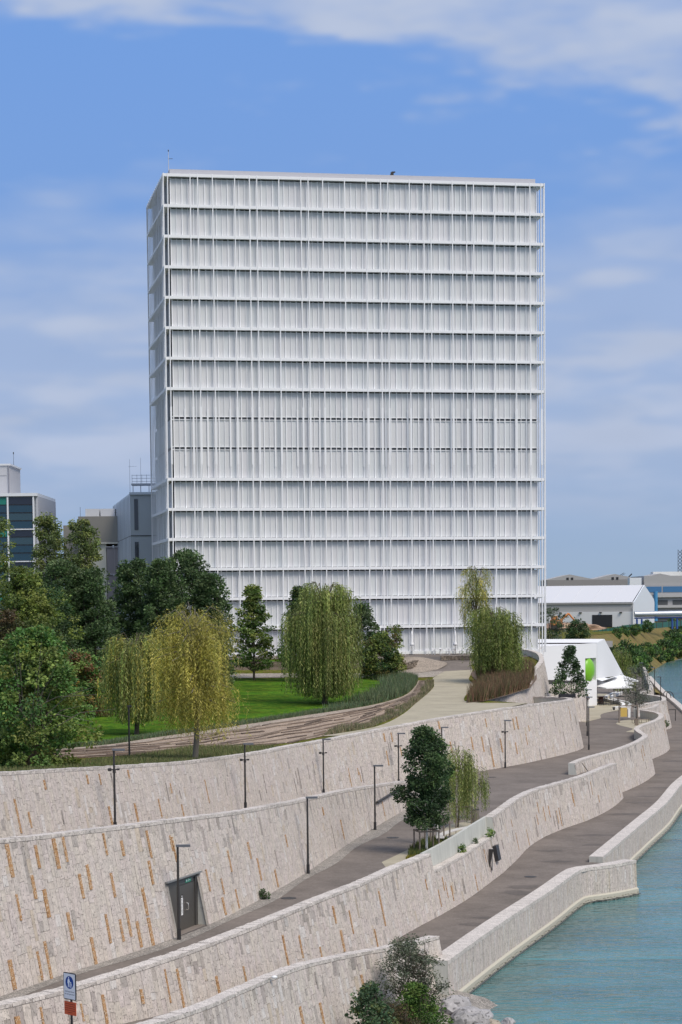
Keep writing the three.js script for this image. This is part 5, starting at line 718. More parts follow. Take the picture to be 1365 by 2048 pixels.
// ───────────────────────── footpath sign ─────────────────────────
{
  structure('approach_slab', sheetGeo([[-14, -44], [-2, -44], [-2, -56], [-14, -56]], 8.6, 20), M.asphalt);
  const R = thing('footpath_sign', 'white footpath sign with blue pedestrian disc and orange plate on dark post', 'sign', [-7.12, 8.9, -54], -.77);
  mesh('post', cyl(.03, .03, 2.65, 0, -.3, -.03, 10), M.black, R);
  const cv = document.createElement('canvas'); cv.width = 250; cv.height = 350; const c = cv.getContext('2d'); c.fillStyle = '#e6e7ea'; c.fillRect(0, 0, 250, 350); c.fillStyle = '#0f3f8f'; c.beginPath(); c.arc(125, 122, 88, 0, 7); c.fill(); c.fillStyle = '#eef2f8';
  c.beginPath(); c.arc(108, 58, 11, 0, 7); c.fill(); c.beginPath(); c.moveTo(94, 72); c.lineTo(122, 72); c.lineTo(132, 100); c.lineTo(148, 122); c.lineTo(142, 128); c.lineTo(122, 108); c.lineTo(124, 140); c.lineTo(128, 188); c.lineTo(114, 188); c.lineTo(109, 145); c.lineTo(104, 188); c.lineTo(90, 188); c.lineTo(94, 138); c.lineTo(82, 136); c.lineTo(84, 96); c.closePath(); c.fill();
  c.beginPath(); c.arc(156, 122, 9, 0, 7); c.fill(); c.beginPath(); c.moveTo(146, 132); c.lineTo(166, 132); c.lineTo(174, 158); c.lineTo(164, 162); c.lineTo(165, 192); c.lineTo(147, 192); c.lineTo(148, 160); c.closePath(); c.fill();
  c.fillStyle = '#555b66'; c.font = 'bold 27px sans-serif'; c.textAlign = 'center'; c.fillText('Zubringerdienst', 125, 258); c.fillText('bis 22h gestattet', 125, 294); const t = new THREE.CanvasTexture(cv); t.colorSpace = THREE.SRGBColorSpace; t.anisotropy = 8;
  const sh = new THREE.Shape(), w = .255, h = .355, r = .05; sh.moveTo(-w + r, -h); sh.lineTo(w - r, -h); sh.quadraticCurveTo(w, -h, w, -h + r); sh.lineTo(w, h - r); sh.quadraticCurveTo(w, h, w - r, h); sh.lineTo(-w + r, h); sh.quadraticCurveTo(-w, h, -w, h - r); sh.lineTo(-w, -h + r); sh.quadraticCurveTo(-w, -h, -w + r, -h);
  const fr = mesh('sign_plate', new THREE.ExtrudeGeometry(sh, { depth: .02, bevelEnabled: false }).translate(0, 2.1, 0), M.black, R); mesh('sign_face', new THREE.PlaneGeometry(.465, .665).translate(0, 2.1, .024), new THREE.MeshStandardMaterial({ map: t, roughness: .45 }), fr);
  const oc = document.createElement('canvas'); oc.width = 250; oc.height = 180; const o = oc.getContext('2d'); o.fillStyle = '#cc5a32'; o.fillRect(0, 0, 250, 180); o.fillStyle = '#7d2f1a'; const rr = rng(4); for (let l = 0; l < 5; l++) { let x = l === 4 ? 70 : 14 + rr() * 8; const end = l === 4 ? 170 : 232; while (x < end) { const ww = 10 + rr() * 28; o.fillRect(x, 26 + l * 29, Math.min(ww, end - x), 11); x += ww + 6; } } const ot = new THREE.CanvasTexture(oc); ot.colorSpace = THREE.SRGBColorSpace;
  const op = mesh('orange_plate', bx(.48, .35, .012, -.01, 1.515, .0), std(0xcc5a32, .6), R); mesh('plate_text', new THREE.PlaneGeometry(.475, .345).translate(-.01, 1.515, .009), new THREE.MeshStandardMaterial({ map: ot, roughness: .6 }), op);
}
// ───────────────────────── rocky shore ─────────────────────────
structure('shore', (() => { const w = wall4.w, P = [], U = []; for (let i = 0; i < 40; i++) { const q = s => { const a = w.at(s), o = .5 + 3.4 * sstep(60, 25, Math.abs(s - 30)); return [[a.x - .3, .75, a.z], [a.x + a.nx * 2.0, .35, a.z + a.nz * 2.0], [a.x + a.nx * 3.6, -.5, a.z + a.nz * 3.6]]; }; const A = q(w.L * i / 40), B = q(w.L * (i + 1) / 40); for (let k = 0; k < 2; k++) for (const v of [A[k], B[k + 1], A[k + 1], A[k], B[k], B[k + 1]]) { P.push(...v); U.push(v[0], v[2]); } } return soup(P, null, U); })(), new THREE.MeshStandardMaterial({ map: gravelTex, roughness: .95, side: THREE.DoubleSide }));
{
  const r = rng(91), mats = [lin(.42, .41, .42), lin(.36, .35, .35), lin(.40, .35, .28), lin(.33, .29, .23)].map(c => std(c, .9, { map: stoneTex, bumpMap: stoneBump, bumpScale: .03 }));
  const rock = (x, y, z, sx, sy, sz, m) => { const g = new THREE.IcosahedronGeometry(1, 2), p = g.attributes.position; const o = r() * 50; for (let i = 0; i < p.count; i++) { const v = V(p.getX(i), p.getY(i), p.getZ(i)), k = .72 + .55 * vnoise(v.x * 1.4 + o, v.y * 1.4, v.z * 1.4) + .16 * vnoise(v.x * 4 + o, v.y * 4, v.z * 4); const q = Math.round(v.y * k * 3.2) / 3.2; p.setXYZ(i, v.x * k * sx, lerp(v.y * k, q, .6) * sy, v.z * k * sz); } const gg = g; gg.computeVertexNormals(); const R = mesh('shore_boulder', gg, mats[m]); R.position.set(x, y, z); R.rotation.y = r() * 6; tag(R, 'pale weathered boulder on the shore below the shrubs', 'boulder', 'boulders on the shore'); };
  [[5.6, .5, -103.4, .75, .6, .6, 0], [6.2, .3, -102.2, .8, .5, .7, 0], [5.9, .2, -100.8, .8, .55, .7, 1], [6.9, .05, -103.6, .7, .32, .5, 0], [6.6, .35, -101.0, .6, .4, .5, 1], [7.2, .0, -101.6, .55, .3, .45, 2], [7.5, -.02, -100.2, .5, .3, .4, 2], [8.1, -.05, -102.3, .42, .26, .35, 0], [6.6, .1, -99.2, .8, .5, .7, 0], [7.3, -.05, -98.4, .6, .35, .5, 3], [8.3, -.1, -100.3, .42, .25, .4, 2], [5.8, .2, -97.9, .8, .5, .6, 1], [7.9, -.12, -97.2, .45, .25, .4, 3], [9.0, -.14, -101.4, .35, .2, .3, 1], [8.8, -.15, -98.8, .3, .22, .3, 0]].forEach(a => rock(...a));
}
leafyTree({ name: 'shore_shrub', label: 'tall grey green willow shrub leaning on the shore wall', category: 'shrub', pos: [3.3, .5, -100.0], h: 4.05, y0: .06, rx: 1.8, prof: f => f < .5 ? .9 : .95 - (f - .5) * .9, clumps: 150, cr: .34, leaves: 11000, leaf: .12, slim: .2, tr: .05, stems: 7, cols: [[.15, .175, .11], [.11, .14, .085], [.19, .21, .14], [.08, .10, .055]], seed: 611, limbs: .9, lobe: .5 });
leafyTree({ name: 'shore_shrub', label: 'leafy shrub with upright shoots at the left of the shore planting', category: 'shrub', pos: [1.15, .5, -94.6], h: 2.9, y0: .02, rx: 1.1, prof: f => f < .45 ? 1 : Math.max(.2, 1 - (f - .45) * 1.5), clumps: 90, cr: .26, leaves: 5200, lobe: .7, leaf: .13, slim: .36, tr: .04, stems: 5, cols: [[.075, .14, .065], [.095, .17, .075], [.13, .17, .05], [.06, .115, .05]], seed: 612 });
leafyTree({ name: 'shore_shrub', label: 'bright green low shrub beside the pale boulders', category: 'shrub', pos: [3.5, .45, -97.8], h: 2.3, y0: 0, rx: 1.45, prof: f => Math.max(.15, 1 - f * .75), clumps: 90, cr: .3, leaves: 6500, lobe: .7, leaf: .13, slim: .3, tr: .04, stems: 5, cols: [[.085, .17, .025], [.065, .135, .02], [.12, .19, .03]], seed: 613 });
leafyTree({ name: 'shore_shrub', label: 'rust tinged herbs in the middle of the shore planting', category: 'shrub', pos: [2.5, .45, -95.6], h: 1.7, y0: 0, rx: 1.1, prof: globe, clumps: 60, cr: .28, leaves: 4500, leaf: .11, slim: .2, tr: .03, stems: 5, cols: [[.11, .09, .03], [.09, .045, .025], [.08, .10, .025]], seed: 614 });

// ───────────────────────── white cafe and terrace ─────────────────────────
{
  const A = [28.6, -294.6], Bp = [37.7, -307.6], L = Math.hypot(Bp[0] - A[0], Bp[1] - A[1]), turn = -Math.atan2(Bp[1] - A[1], Bp[0] - A[0]), H = 9.05;
  const C = thing('white_cafe', 'bright white angular cafe pavilion with sloped roof and green oval window', 'building', [A[0], PROM, A[1]], turn), wm = M.whiteWall;
  const sh = new THREE.Shape([[0, 0], [L, 0], [L, H + .1], [0, H]].map(p => new THREE.Vector2(...p))), ho = new THREE.Path([[L * .775, 3.7], [L * .775, 7.0], [L * .985, 7.0], [L * .985, 3.7]].map(p => new THREE.Vector2(...p))); sh.holes.push(ho);
  mesh('front_wall', new THREE.ExtrudeGeometry(sh, { depth: .5, bevelEnabled: false }).translate(0, 0, -.5), wm, C);
  mesh('recess', merge([bb(L * .76, 3.4, -2.2, L * .995, 7.3, -2.1), bb(L * .76, 3.4, -2.1, L * .775, 7.3, -.51), bb(L * .985, 3.4, -2.1, L * .999, 7.3, -.51)]), std(lin(.45, .46, .46), .7), C);
  const green = std(lin(.17, .44, .02), .35), eg = new THREE.SphereGeometry(1, 40, 28); const e1 = mesh('green_shell', eg, green, C); e1.scale.set(1.45, 1.82, .85); e1.position.set(L * .862, 5.25, -.35); const e2 = mesh('green_shell', eg, green, C); e2.scale.set(1.2, 1.70, .62); e2.position.set(L * .905, 5.25, -.5); const sl = mesh('shell_gap', eg, M.black, C); sl.scale.set(1.22, 1.71, .62); sl.position.set(L * .885, 5.25, -.42);
  mesh('roof_slab', bb(-8, H - .35, -22, L - .01, H - .02, -.51), wm, C); mesh('roof_upstand', merge([bb(L * .35, H - .02, -9.5, L * .95, H + .35, -9.0), bb(-8, H - .02, -22, L + 2, H + .55, -21.5)]), wm, C); mesh('back_wall', bb(-8, 0, -22, L - .02, H - .36, -21.6), wm, C); mesh('side_wall', bb(L - .4, 0, -21.5, L - .02, H - .36, -.52), wm, C); mesh('left_wall', bb(-8, 0, -21.5, -7.6, H - .36, -.52), wm, C); mesh('left_front', bb(-8, 0, -.48, -.01, H - .36, -.1), wm, C);
  // slanting wing beyond the corner
  const w = (x, h, z) => { const dx = x - A[0], dz = z - A[1], c = Math.cos(-turn), s = Math.sin(-turn); return [dx * c + dz * s * 1, h - PROM, -dx * s + dz * c]; };
  const loc = (x, h, z) => { const v = V(x - A[0], h - PROM, z - A[1]).applyAxisAngle(V(0, 1, 0), -turn); return [v.x, v.y, v.z]; };
  const P1 = loc(37.72, 14.2, -307.63), P2 = loc(39.4, 14.65, -312.2), P3 = loc(44.0, 8.75, -325), P4 = loc(37.72, 8.95, -307.63), b = [1.2, 0, -10], Q = [P1, P2, P3, P4].map(p => [p[0] - 3, p[1], p[2] - 12]);
  const P = [], f = (a, c, d, e) => P.push(...a, ...c, ...d, ...a, ...d, ...e); f(P4, P3, P2, P1); f(P1, P2, Q[1], Q[0]); f(P2, P3, Q[2], Q[1]); f(P3, P4, Q[3], Q[2]); f(Q[0], Q[1], Q[2], Q[3]);
  mesh('slanted_wing', soup(P), wm, C); mesh('service_hatch', bb(L + .05, .2, -8, L + 2.5, 2.9, -7.6), M.dark, C);
}
structure('cafe_terrace', sheetGeo([...smoothLine([[31.2, -266], [32.6, -270.5], [34.0, -274], [34.9, -281], [35.9, -286], [37.9, -291], [40.5, -296.6], [41.9, -302], [42.3, -309], [41.8, -315], [41.8, -320.7], [43.2, -330], [46, -342]], 40), [40, -345], [37, -309], [31, -298], [29, -280]], PROM + .01, 6), M.concrete);
{
  const c = smoothLine([[39.2, -293.6], [40.7, -296.8], [41.8, -302], [42.2, -309], [41.7, -315], [41.6, -320.7], [43.0, -330], [45.8, -341]], 60), m = std(lin(.72, .71, .69), .7);
  for (const [o, label] of [[0, 'outer band of the winding white seat kerb round the terrace'], [-.9, 'inner band of the winding white seat kerb round the terrace']]) { const P = [], n = k => { const a = c[Math.max(0, k - 1)], b = c[Math.min(60, k + 1)], L = Math.hypot(b[0] - a[0], b[1] - a[1]); return [-(b[1] - a[1]) / L, (b[0] - a[0]) / L]; }; for (let i = 0; i < 60; i++) { const na = n(i), nb = n(i + 1), q = (p, nn, k, y) => [p[0] + nn[0] * (o + k), y, p[1] + nn[1] * (o + k)], y0 = PROM, y1 = PROM + .45; const a0 = q(c[i], na, -.22, y1), a1 = q(c[i], na, .22, y1), b0 = q(c[i + 1], nb, -.22, y1), b1 = q(c[i + 1], nb, .22, y1), d0 = q(c[i], na, -.16, y0), d1 = q(c[i + 1], nb, -.16, y0), e0 = q(c[i], na, .16, y0), e1 = q(c[i + 1], nb, .16, y0), f = (w, x, y, z) => P.push(...w, ...x, ...y, ...w, ...y, ...z); f(a0, a1, b1, b0); f(d0, a0, b0, d1); f(a1, e0, e1, b1); } tag(mesh('seat_kerb', soup(P), m), label, 'seat kerb'); }
}
const parasol = (() => { const R = thing('open_parasol', 'square white open parasol on the cafe terrace', 'parasol', [40.4, PROM, -309.5], .3, 'open parasols'); mesh('pole', cyl(.035, .035, 3.4, 0, 0, 0, 8), M.dark, R); mesh('foot', cyl(.5, .5, .08, 0, 0, 0, 16), M.iron, R); const g = new THREE.ConeGeometry(3.0, .95, 4, 1, true).rotateY(Math.PI / 4).translate(0, 3.1, 0); const can = mesh('canopy', g, std(lin(.80, .80, .80), .8, { side: THREE.DoubleSide }), R); mesh('valance', merge([0, 1, 2, 3].map(i => bx(4.22, .18, .02, 0, 2.54, 2.11).rotateY(i * Math.PI / 2))), std(lin(.78, .78, .78), .8), can); return R; })();
copyOf(parasol, [38.6, PROM, -318], .2); copyOf(parasol, [42.2, PROM, -322], .4); copyOf(parasol, [44.6, PROM, -333], .3); copyOf(parasol, [40.6, PROM, -331], .5);
{ const R = thing('barrel_table', 'dark rusty round bar table under the parasols', 'table', [38.9, PROM, -312.6]); mesh('barrel', cyl(.42, .36, .95, 0, 0, 0, 14), std(lin(.14, .045, .025), .8), R); mesh('table_top', cyl(.95, .95, .07, 0, .95, 0, 20), std(lin(.09, .04, .03), .7), R); }
const wireChair = (() => { const R = thing('wire_chair', 'dark wire chair on the cafe terrace', 'chair', [38.2, PROM, -306.2], .4, 'wire terrace chairs'); mesh('seat', bx(.46, .03, .46, 0, .45, 0), M.iron, R); mesh('backrest', merge([bx(.46, .05, .03, 0, .86, -.22), bx(.46, .05, .03, 0, .7, -.22), bx(.03, .44, .03, -.21, .66, -.22), bx(.03, .44, .03, .21, .66, -.22)]), M.iron, R); for (const [x, z] of [[-.2, -.2], [.2, -.2], [.2, .2], [-.2, .2]]) mesh('leg', cyl(.016, .016, .45, x, 0, z, 5), M.iron, R); return R; })();
[[38.9, -308, 1.2], [39.6, -306.5, 2.4], [39.2, -310.2, 3.2], [40.6, -305.8, .2], [41, -307.6, 1.9], [39.8, -313.8, 5], [41.2, -312, 4.1]].forEach(([x, z, t]) => copyOf(wireChair, [x, PROM, z], t));
// standing person by the cafe: one continuous body
function person(label, pos, turn, bones, colorAt, extra) {
  const R = thing('person', label, 'person', pos, turn), N = 72, S = 1.0;   // field spans -1..1 m about the hips
  const mc = new MarchingCubes(N, M.white, false, false, 400000); mc.isolation = 0; const f = mc.field; const smin = (a, b, k) => { const h = clamp(.5 + .5 * (b - a) / k); return lerp(b, a, h) - k * h * (1 - h); };
  for (let k = 0; k < N; k++) for (let j = 0; j < N; j++) for (let i = 0; i < N; i++) { const x = (i - N / 2) / (N / 2), y = (j - N / 2) / (N / 2), z = (k - N / 2) / (N / 2); let d = 9; for (const [a, b, r0, r1] of bones) { const ax = a[0], ay = a[1] - .9, az = a[2], vx = b[0] - ax, vy = b[1] - .9 - ay, vz = b[2] - az, t = clamp(((x - ax) * vx + (y - ay) * vy + (z - az) * vz) / (vx * vx + vy * vy + vz * vz || 1)); d = smin(d, Math.hypot(x - ax - vx * t, y - ay - vy * t, z - az - vz * t) - lerp(r0, r1, t), .035); } f[i + j * N + k * N * N] = -d; }
  mc.update(); const n = mc.count, P = Array.from(mc.positionArray.slice(0, n * 3)), Nn = Array.from(mc.normalArray.slice(0, n * 3)), C = []; for (let i = 0; i < P.length; i += 3) { P[i + 1] += .9; C.push(...colorAt(P[i], P[i + 1], P[i + 2])); }
  mesh('body', soup(P, null, null, C), std(0xffffff, .85, { vertexColors: true }), R); return R;
}
const stand = [[[0, .95, 0], [0, 1.35, 0], .14, .16], [[-.17, 1.40, 0], [.17, 1.40, 0], .07, .07], [[0, 1.42, 0], [0, 1.58, 0], .055, .05], [[0, 1.64, .01], [0, 1.70, .01], .10, .095], [[-.09, .95, 0], [-.10, .5, .02], .09, .065], [[-.10, .5, .02], [-.11, .08, 0], .06, .042], [[-.11, .04, -.02], [-.12, .04, .14], .045, .038], [[.09, .95, 0], [.12, .5, .03], .09, .065], [[.12, .5, .03], [.13, .08, 0], .06, .042], [[.13, .04, -.02], [.14, .04, .14], .045, .038], [[-.2, 1.4, 0], [-.25, 1.12, .02], .055, .045], [[-.25, 1.12, .02], [-.1, 1.10, .22], .042, .032], [[.2, 1.4, 0], [.26, 1.12, .02], .055, .045], [[.26, 1.12, .02], [.1, 1.12, .22], .042, .032], [[-.1, 1.1, .22], [-.04, 1.1, .26], .03, .02], [[.1, 1.12, .22], [.04, 1.12, .26], .03, .02]];
{ const R = person('person in dark top and pale trousers standing by the cafe corner', [36.0, PROM, -304.6], .3, stand, (x, y, z) => y > 1.68 ? [.03, .025, .02] : y > 1.5 ? [.42, .27, .2] : y > .98 ? (Math.abs(z) > .16 ? [.42, .27, .2] : [.035, .04, .055]) : y > .09 ? [.55, .54, .53] : [.2, .2, .2]); mesh('head_hair', new THREE.SphereGeometry(.108, 14, 10, 0, 6.283, 0, 1.7).translate(0, 1.69, -.012), std(lin(.03, .025, .02), .8), R); }
// board, frame and bench by the wavy wall
{ const R = thing('notice_frame', 'dark timber frame with a yellow notice board by the silvery tree', 'notice board', [36.4, PROM, -264.5], .1); for (const x of [-1.2, 1.2]) mesh('post', cyl(.08, .08, 2.2, x, 0, 0, 8), M.wood, R); mesh('rail', bx(2.55, .12, .1, 0, 2.15, 0), M.wood, R); mesh('board', bx(.85, 1.15, .06, -.62, 1.35, .1), std(lin(.52, .36, .09), .7), R); mesh('paper', bx(.3, 1.2, .05, .1, 1.25, .05), M.white, R); }
{ const R = thing('wire_bench', 'low wire legged bench beside the yellow notice board', 'bench', [37.6, PROM, -263.5], .5); mesh('seat', bx(2.6, .06, .55, .2, .45, 0), M.wood, R); for (const x of [-.9, .2, 1.3]) mesh('leg', tube([V(x, .44, -.24), V(x, .05, -.2), V(x, .03, 0), V(x, .05, .2), V(x, .44, .26)], .025, 6, 16), M.dark, R); }
{ const R = thing('timber_post', 'squat timber bollard in front of the yellow notice board', 'post', [36.6, PROM, -258.6]); mesh('shaft', bx(.45, .8, .3, 0, .4, 0), M.wood, R); mesh('cap', bx(.5, .05, .35, 0, .83, 0), M.wood, R); }
structure('bench_paving', sheetGeo(smoothLine([[33.6, -246.5], [35.2, -252], [34.6, -259], [34.8, -264], [37, -270.5], [39.6, -272], [40.2, -266], [39.4, -258], [37, -251], [34.6, -245.5], [33.6, -246.5]], 40), PROM + .01, 6), M.concrete);
// black rail by the terrace wall end
{ const R = thing('black_rail', 'black rail with solid panel at the head of the ramp near the cafe', 'rail', [22.2, 10.05, -227], -.12); mesh('frame', merge([bx(.06, .55, .06, 0, .25, 0), bx(3.6, .05, .05, 1.8, .52, 0), bx(.06, .75, .06, 3.6, .35, 0)]), M.black, R); mesh('panel', bb(1.45, .02, -.05, 3.3, .42, .05), M.black, R); }
// pole lights and posts on the quay
{ const R = thing('quay_gate', 'dark square gate frame on the quay below the wavy wall', 'gate', [50.4, 2.0, -318], .2); for (const x of [-.55, .55]) mesh('post', bx(.1, 1.7, .1, x, .85, 0), M.iron, R); mesh('rail', bx(1.2, .1, .1, 0, 1.68, 0), M.iron, R); }
{ const R = thing('bathing_ladder', 'bent metal bathing ladder rail at the river edge', 'ladder', [59.5, 2.4, -380], .4); for (const z of [-.5, .5]) mesh('rail', tube([V(-.6, 0, z), V(-.6, .9, z), V(-.2, 1.25, z), V(.5, 1.0, z), V(.9, .2, z), V(.95, -1.6, z)], .07, 6, 24), M.dark, R); for (let i = 0; i < 4; i++) mesh('rung', bx(.06, .06, 1, .94, -.1 - i * .4, 0), M.dark, R); }
{ const R = thing('thin_handrail', 'slim dark handrail at the start of the winding wall', 'handrail', [22.3, 4.6, -190], 0); mesh('rail', bar(V(-.5, 1.35, .8), V(.3, .3, .2), .03), M.black, R); mesh('foot', bar(V(.3, .3, .2), V(.3, -.4, .2), .03), M.black, R); }
{ const R = thing('crumpled_paper', 'scrap of white paper lying on the shore wall coping', 'paper', [-2.95, quayH(89) + 1.22, -88.6], .4); const g = new THREE.IcosahedronGeometry(.11, 1), p = g.attributes.position, r = rng(3); for (let i = 0; i < p.count; i++) p.setXYZ(i, p.getX(i) * 1.3, p.getY(i) * .6, p.getZ(i)); mesh('sheet', g, M.white, R); }

// ───────────────────────── plaza furniture ─────────────────────────
const plazaY = 13.45 + .06;
const chair = (() => { const R = thing('white_chair', 'white plaza chair in the row before the tower', 'chair', [11.5, plazaY, -277.3], 0, 'white plaza chairs'); mesh('seat', bx(.5, .05, .48, 0, .45, 0), M.white, R); mesh('backrest', bx(.5, .36, .04, 0, .72, -.23), M.white, R); for (const [x, z] of [[-.22, -.2], [.22, -.2], [.22, .2], [-.22, .2]]) mesh('leg', cyl(.025, .025, .45, x, 0, z, 6), M.white, R); return R; })();
[[12.4, -277.5, .1], [13.4, -277.6, 3.1], [14.3, -277.9, .2], [15.2, -278.1, 3.0], [16.1, -278.2, .1], [17.0, -278.4, 3.2], [5.8, -277.0, .2], [8.4, -277.2, -.1]].forEach(([x, z, t]) => copyOf(chair, [x, plazaY, z], t));
const ptable = (() => { const R = thing('white_table', 'white square plaza table among the white chairs', 'table', [12.9, plazaY, -276.9], 0, 'white plaza tables'); mesh('table_top', bx(1.0, .05, .9, 0, .74, 0), M.white, R); for (const [x, z] of [[-.42, -.38], [.42, -.38], [.42, .38], [-.42, .38]]) mesh('leg', cyl(.03, .03, .73, x, 0, z, 6), M.white, R); return R; })();
[[14.8, -277.2], [16.6, -277.6], [7.1, -276.6]].forEach(([x, z]) => copyOf(ptable, [x, plazaY, z], .15));
const closed = (() => { const R = thing('closed_parasol', 'folded white parasol on the plaza left of the chairs', 'parasol', [9.5, plazaY, -277.2]); mesh('pole', cyl(.04, .03, 3.4, 0, 0, 0, 8), M.steel, R); mesh('folded_canopy', new THREE.LatheGeometry([[.02, 1.15], [.30, 1.2], [.26, 1.5], [.14, 1.75], [.17, 2.2], [.12, 2.5], [.16, 2.65], [.1, 3.0], [.02, 3.25]].map(p => new THREE.Vector2(...p)), 9), std(lin(.78, .78, .78), .85), R); mesh('foot', cyl(.42, .4, .07, 0, 0, 0, 14), M.iron, R); return R; })();
copyOf(closed, [15.2, plazaY, -276.6], .5, 'folded white parasol standing among the white chairs');

// ───────────────────────── far industrial bank ─────────────────────────
{
  const Hh = thing('white_hall', 'long white membrane hall with ribbed roof on grey concrete walls', 'building', [101, 10.4, -720], -.315), rib = std(lin(.55, .56, .57), .7), mem = std(lin(.56, .56, .575), .7), con = std(lin(.42, .41, .40), .9), lt = std(lin(.66, .66, .66), .85), LX = -78;
  mesh('lower_wall', bb(LX, 0, -42, 0, 5.2, 0), lt, Hh); mesh('upper_wall', bb(LX, 5.2, -41.8, -.3, 8.0, -.2), con, Hh); mesh('eave_gutter', bb(LX, 7.9, -.6, -.5, 8.5, .25), std(lin(.36, .35, .34), .9), Hh);
  const gab = new THREE.Shape([[0, 0], [42, 0], [42, 8.2], [40.5, 9.5], [21, 14.4], [.5, 8.5], [0, 5]].map(p => new THREE.Vector2(...p))); mesh('gable_wall', new THREE.ExtrudeGeometry(gab, { depth: .4, bevelEnabled: false }).rotateY(Math.PI / 2).translate(-.35, 0, .1), std(lin(.62, .65, .69), .8), Hh);
  const n = 11, y0 = 8.5, y1 = 14.4; for (let i = 0; i < n; i++) { const x0 = LX + (i) * 7.05, x1 = x0 + 6.95, P = [x0, y0, .3, x1, y0, .3, x1, y1, -21, x0, y0, .3, x1, y1, -21, x0, y1, -21, x0, y1, -21, x1, y1, -21, x1, y0, -42, x0, y1, -21, x1, y0, -42, x0, y0, -42]; mesh('roof_panel', soup(P), mem, Hh); mesh('roof_rib', bar(V(x0 - .05, y0, .34), V(x0 - .05, y1, -20.95), .09, 5), rib, Hh); mesh('wall_lamp', bx(.9, .35, .5, x0 + 3, 5.0, .3), M.iron, Hh); }
  mesh('hall_door', bb(-14.5, 0, -.1, -7.5, 4.2, .12), M.black, Hh); mesh('downpipe', cyl(.25, .2, 7.5, -.2, 0, .4, 6), lt, Hh);
}
{
  const F = thing('factory_shed', 'long grey factory with low gabled roofs behind the white hall', 'building', [92, 9, -930], 0), gr = std(lin(.25, .24, .235), .9), rf = std(lin(.36, .355, .35), .8), y = 19.4;
  mesh('wall', bb(0, 0, -30, 62, y, 0), gr, F); for (let i = 0; i < 3; i++) { const x0 = i * 20 - .5, s = new THREE.Shape([[x0, y], [x0 + 22, y], [x0 + 10.5, y + 2.4]].map(p => new THREE.Vector2(...p))); mesh('roof_gable', new THREE.ExtrudeGeometry(s, { depth: 30, bevelEnabled: false }).translate(0, 0, -30.1 + i * .05), rf, F); if (i < 2) mesh('vent', merge([bx(1, 1, .2, x0 + 9.6, y + .5, .02 + i * .05), bx(1, 1, .2, x0 + 11.6, y + .5, .02 + i * .05)]), M.black, F); }
  mesh('roof_gear', merge([bar(V(32, y + 1.4, -3), V(34.5, y + 2.9, -3), .14), bar(V(36.5, y + 1, -3), V(38, y + 2.4, -3), .3), bar(V(33, y + 1.5, -3), V(35, y + 2.5, -3), .1)]), M.iron, F);
  const W = thing('plant_building', 'grey process building with blue windows and blue vertical duct', 'building', [121.5, 9, -860], 0), g2 = std(lin(.36, .355, .355), .9), bl = std(lin(.05, .16, .32), .5), dk = std(lin(.07, .075, .08), .7);
  mesh('wall', bb(0, 0, -40, 40, 19.2, 0), g2, W); mesh('attic', bb(3.4, 19.2, -40, 40, 23.4, -.5), rf, W); mesh('stair_tower', bb(-2.6, 0, -6, 2.2, 22.6, .4), std(lin(.68, .70, .72), .8), W);
  mesh('window_band', merge([bb(3.4, 15.6, -.1, 10.5, 18.3, .12)]), bl, W); mesh('window_band', merge([bb(11, 15.6, -.1, 40, 18.3, .12)]), bl, W); for (let r = 0; r < 3; r++) { mesh('gallery', bb(2.4, 13.2 - r * 5.0, -.2, 40, 14.4 - r * 5.0, 1.2), std(lin(.42, .415, .41), .9), W); mesh('window_bay', merge([bb(3.4, 9.6 - r * 5.0, -.1, 6.8, 11.8 - r * 5.0, .1), bb(9, 9.6 - r * 5.0, -.1, 13, 11.8 - r * 5.0, .1), bb(15, 9.6 - r * 5, -.1, 30, 11.8 - r * 5, .1)]), dk, W); }
  W.scale.y = .86; mesh('blue_duct', cyl(.85, .85, 14, 7.8, 2, 1.6, 12), std(lin(.06, .24, .45), .5), W);
  const M2 = thing('pale_tower', 'pale rooftop block with lattice mast at the far right', 'building', [142, 9, -950], 0); mesh('block', bb(0, 0, -8, 20, 22.8, 0), std(lin(.66, .66, .63), .8), M2); const lat = []; for (let i = 0; i < 6; i++) { lat.push(bar(V(11.2, 22.8 + i * 1.6, 0), V(13, 24.4 + i * 1.6, 0), .1, 4), bar(V(13, 22.8 + i * 1.6, 0), V(11.2, 24.4 + i * 1.6, 0), .1, 4)); } lat.push(cyl(.12, .1, 10, 11.2, 22.8, 0, 5), cyl(.12, .1, 10, 13, 22.8, 0, 5)); mesh('lattice_mast', merge(lat), M.iron, M2);
}
{ const R = thing('pipe_bridge', 'silver pipeline on blue trestles in front of the white hall', 'pipeline', [97, 10.4, -690]); mesh('pipe', bar(V(0, 4.6, 0), V(70, 4.9, -6), .95, 14), std(lin(.45, .47, .5), .35, { metalness: .5 }), R); mesh('carrier', bar(V(0, 3.3, 0), V(70, 3.6, -6), .28, 6), std(lin(.03, .08, .28), .5), R); for (const x of [.8, 12.6, 34, 56]) mesh('trestle', merge([cyl(.35, .35, 3.4, x, -.4, -.1 - x * .085, 6), cyl(.35, .35, 3.4, x + 1.6, -.4, -.2 - x * .085, 6)]), std(lin(.03, .08, .28), .5), R); }
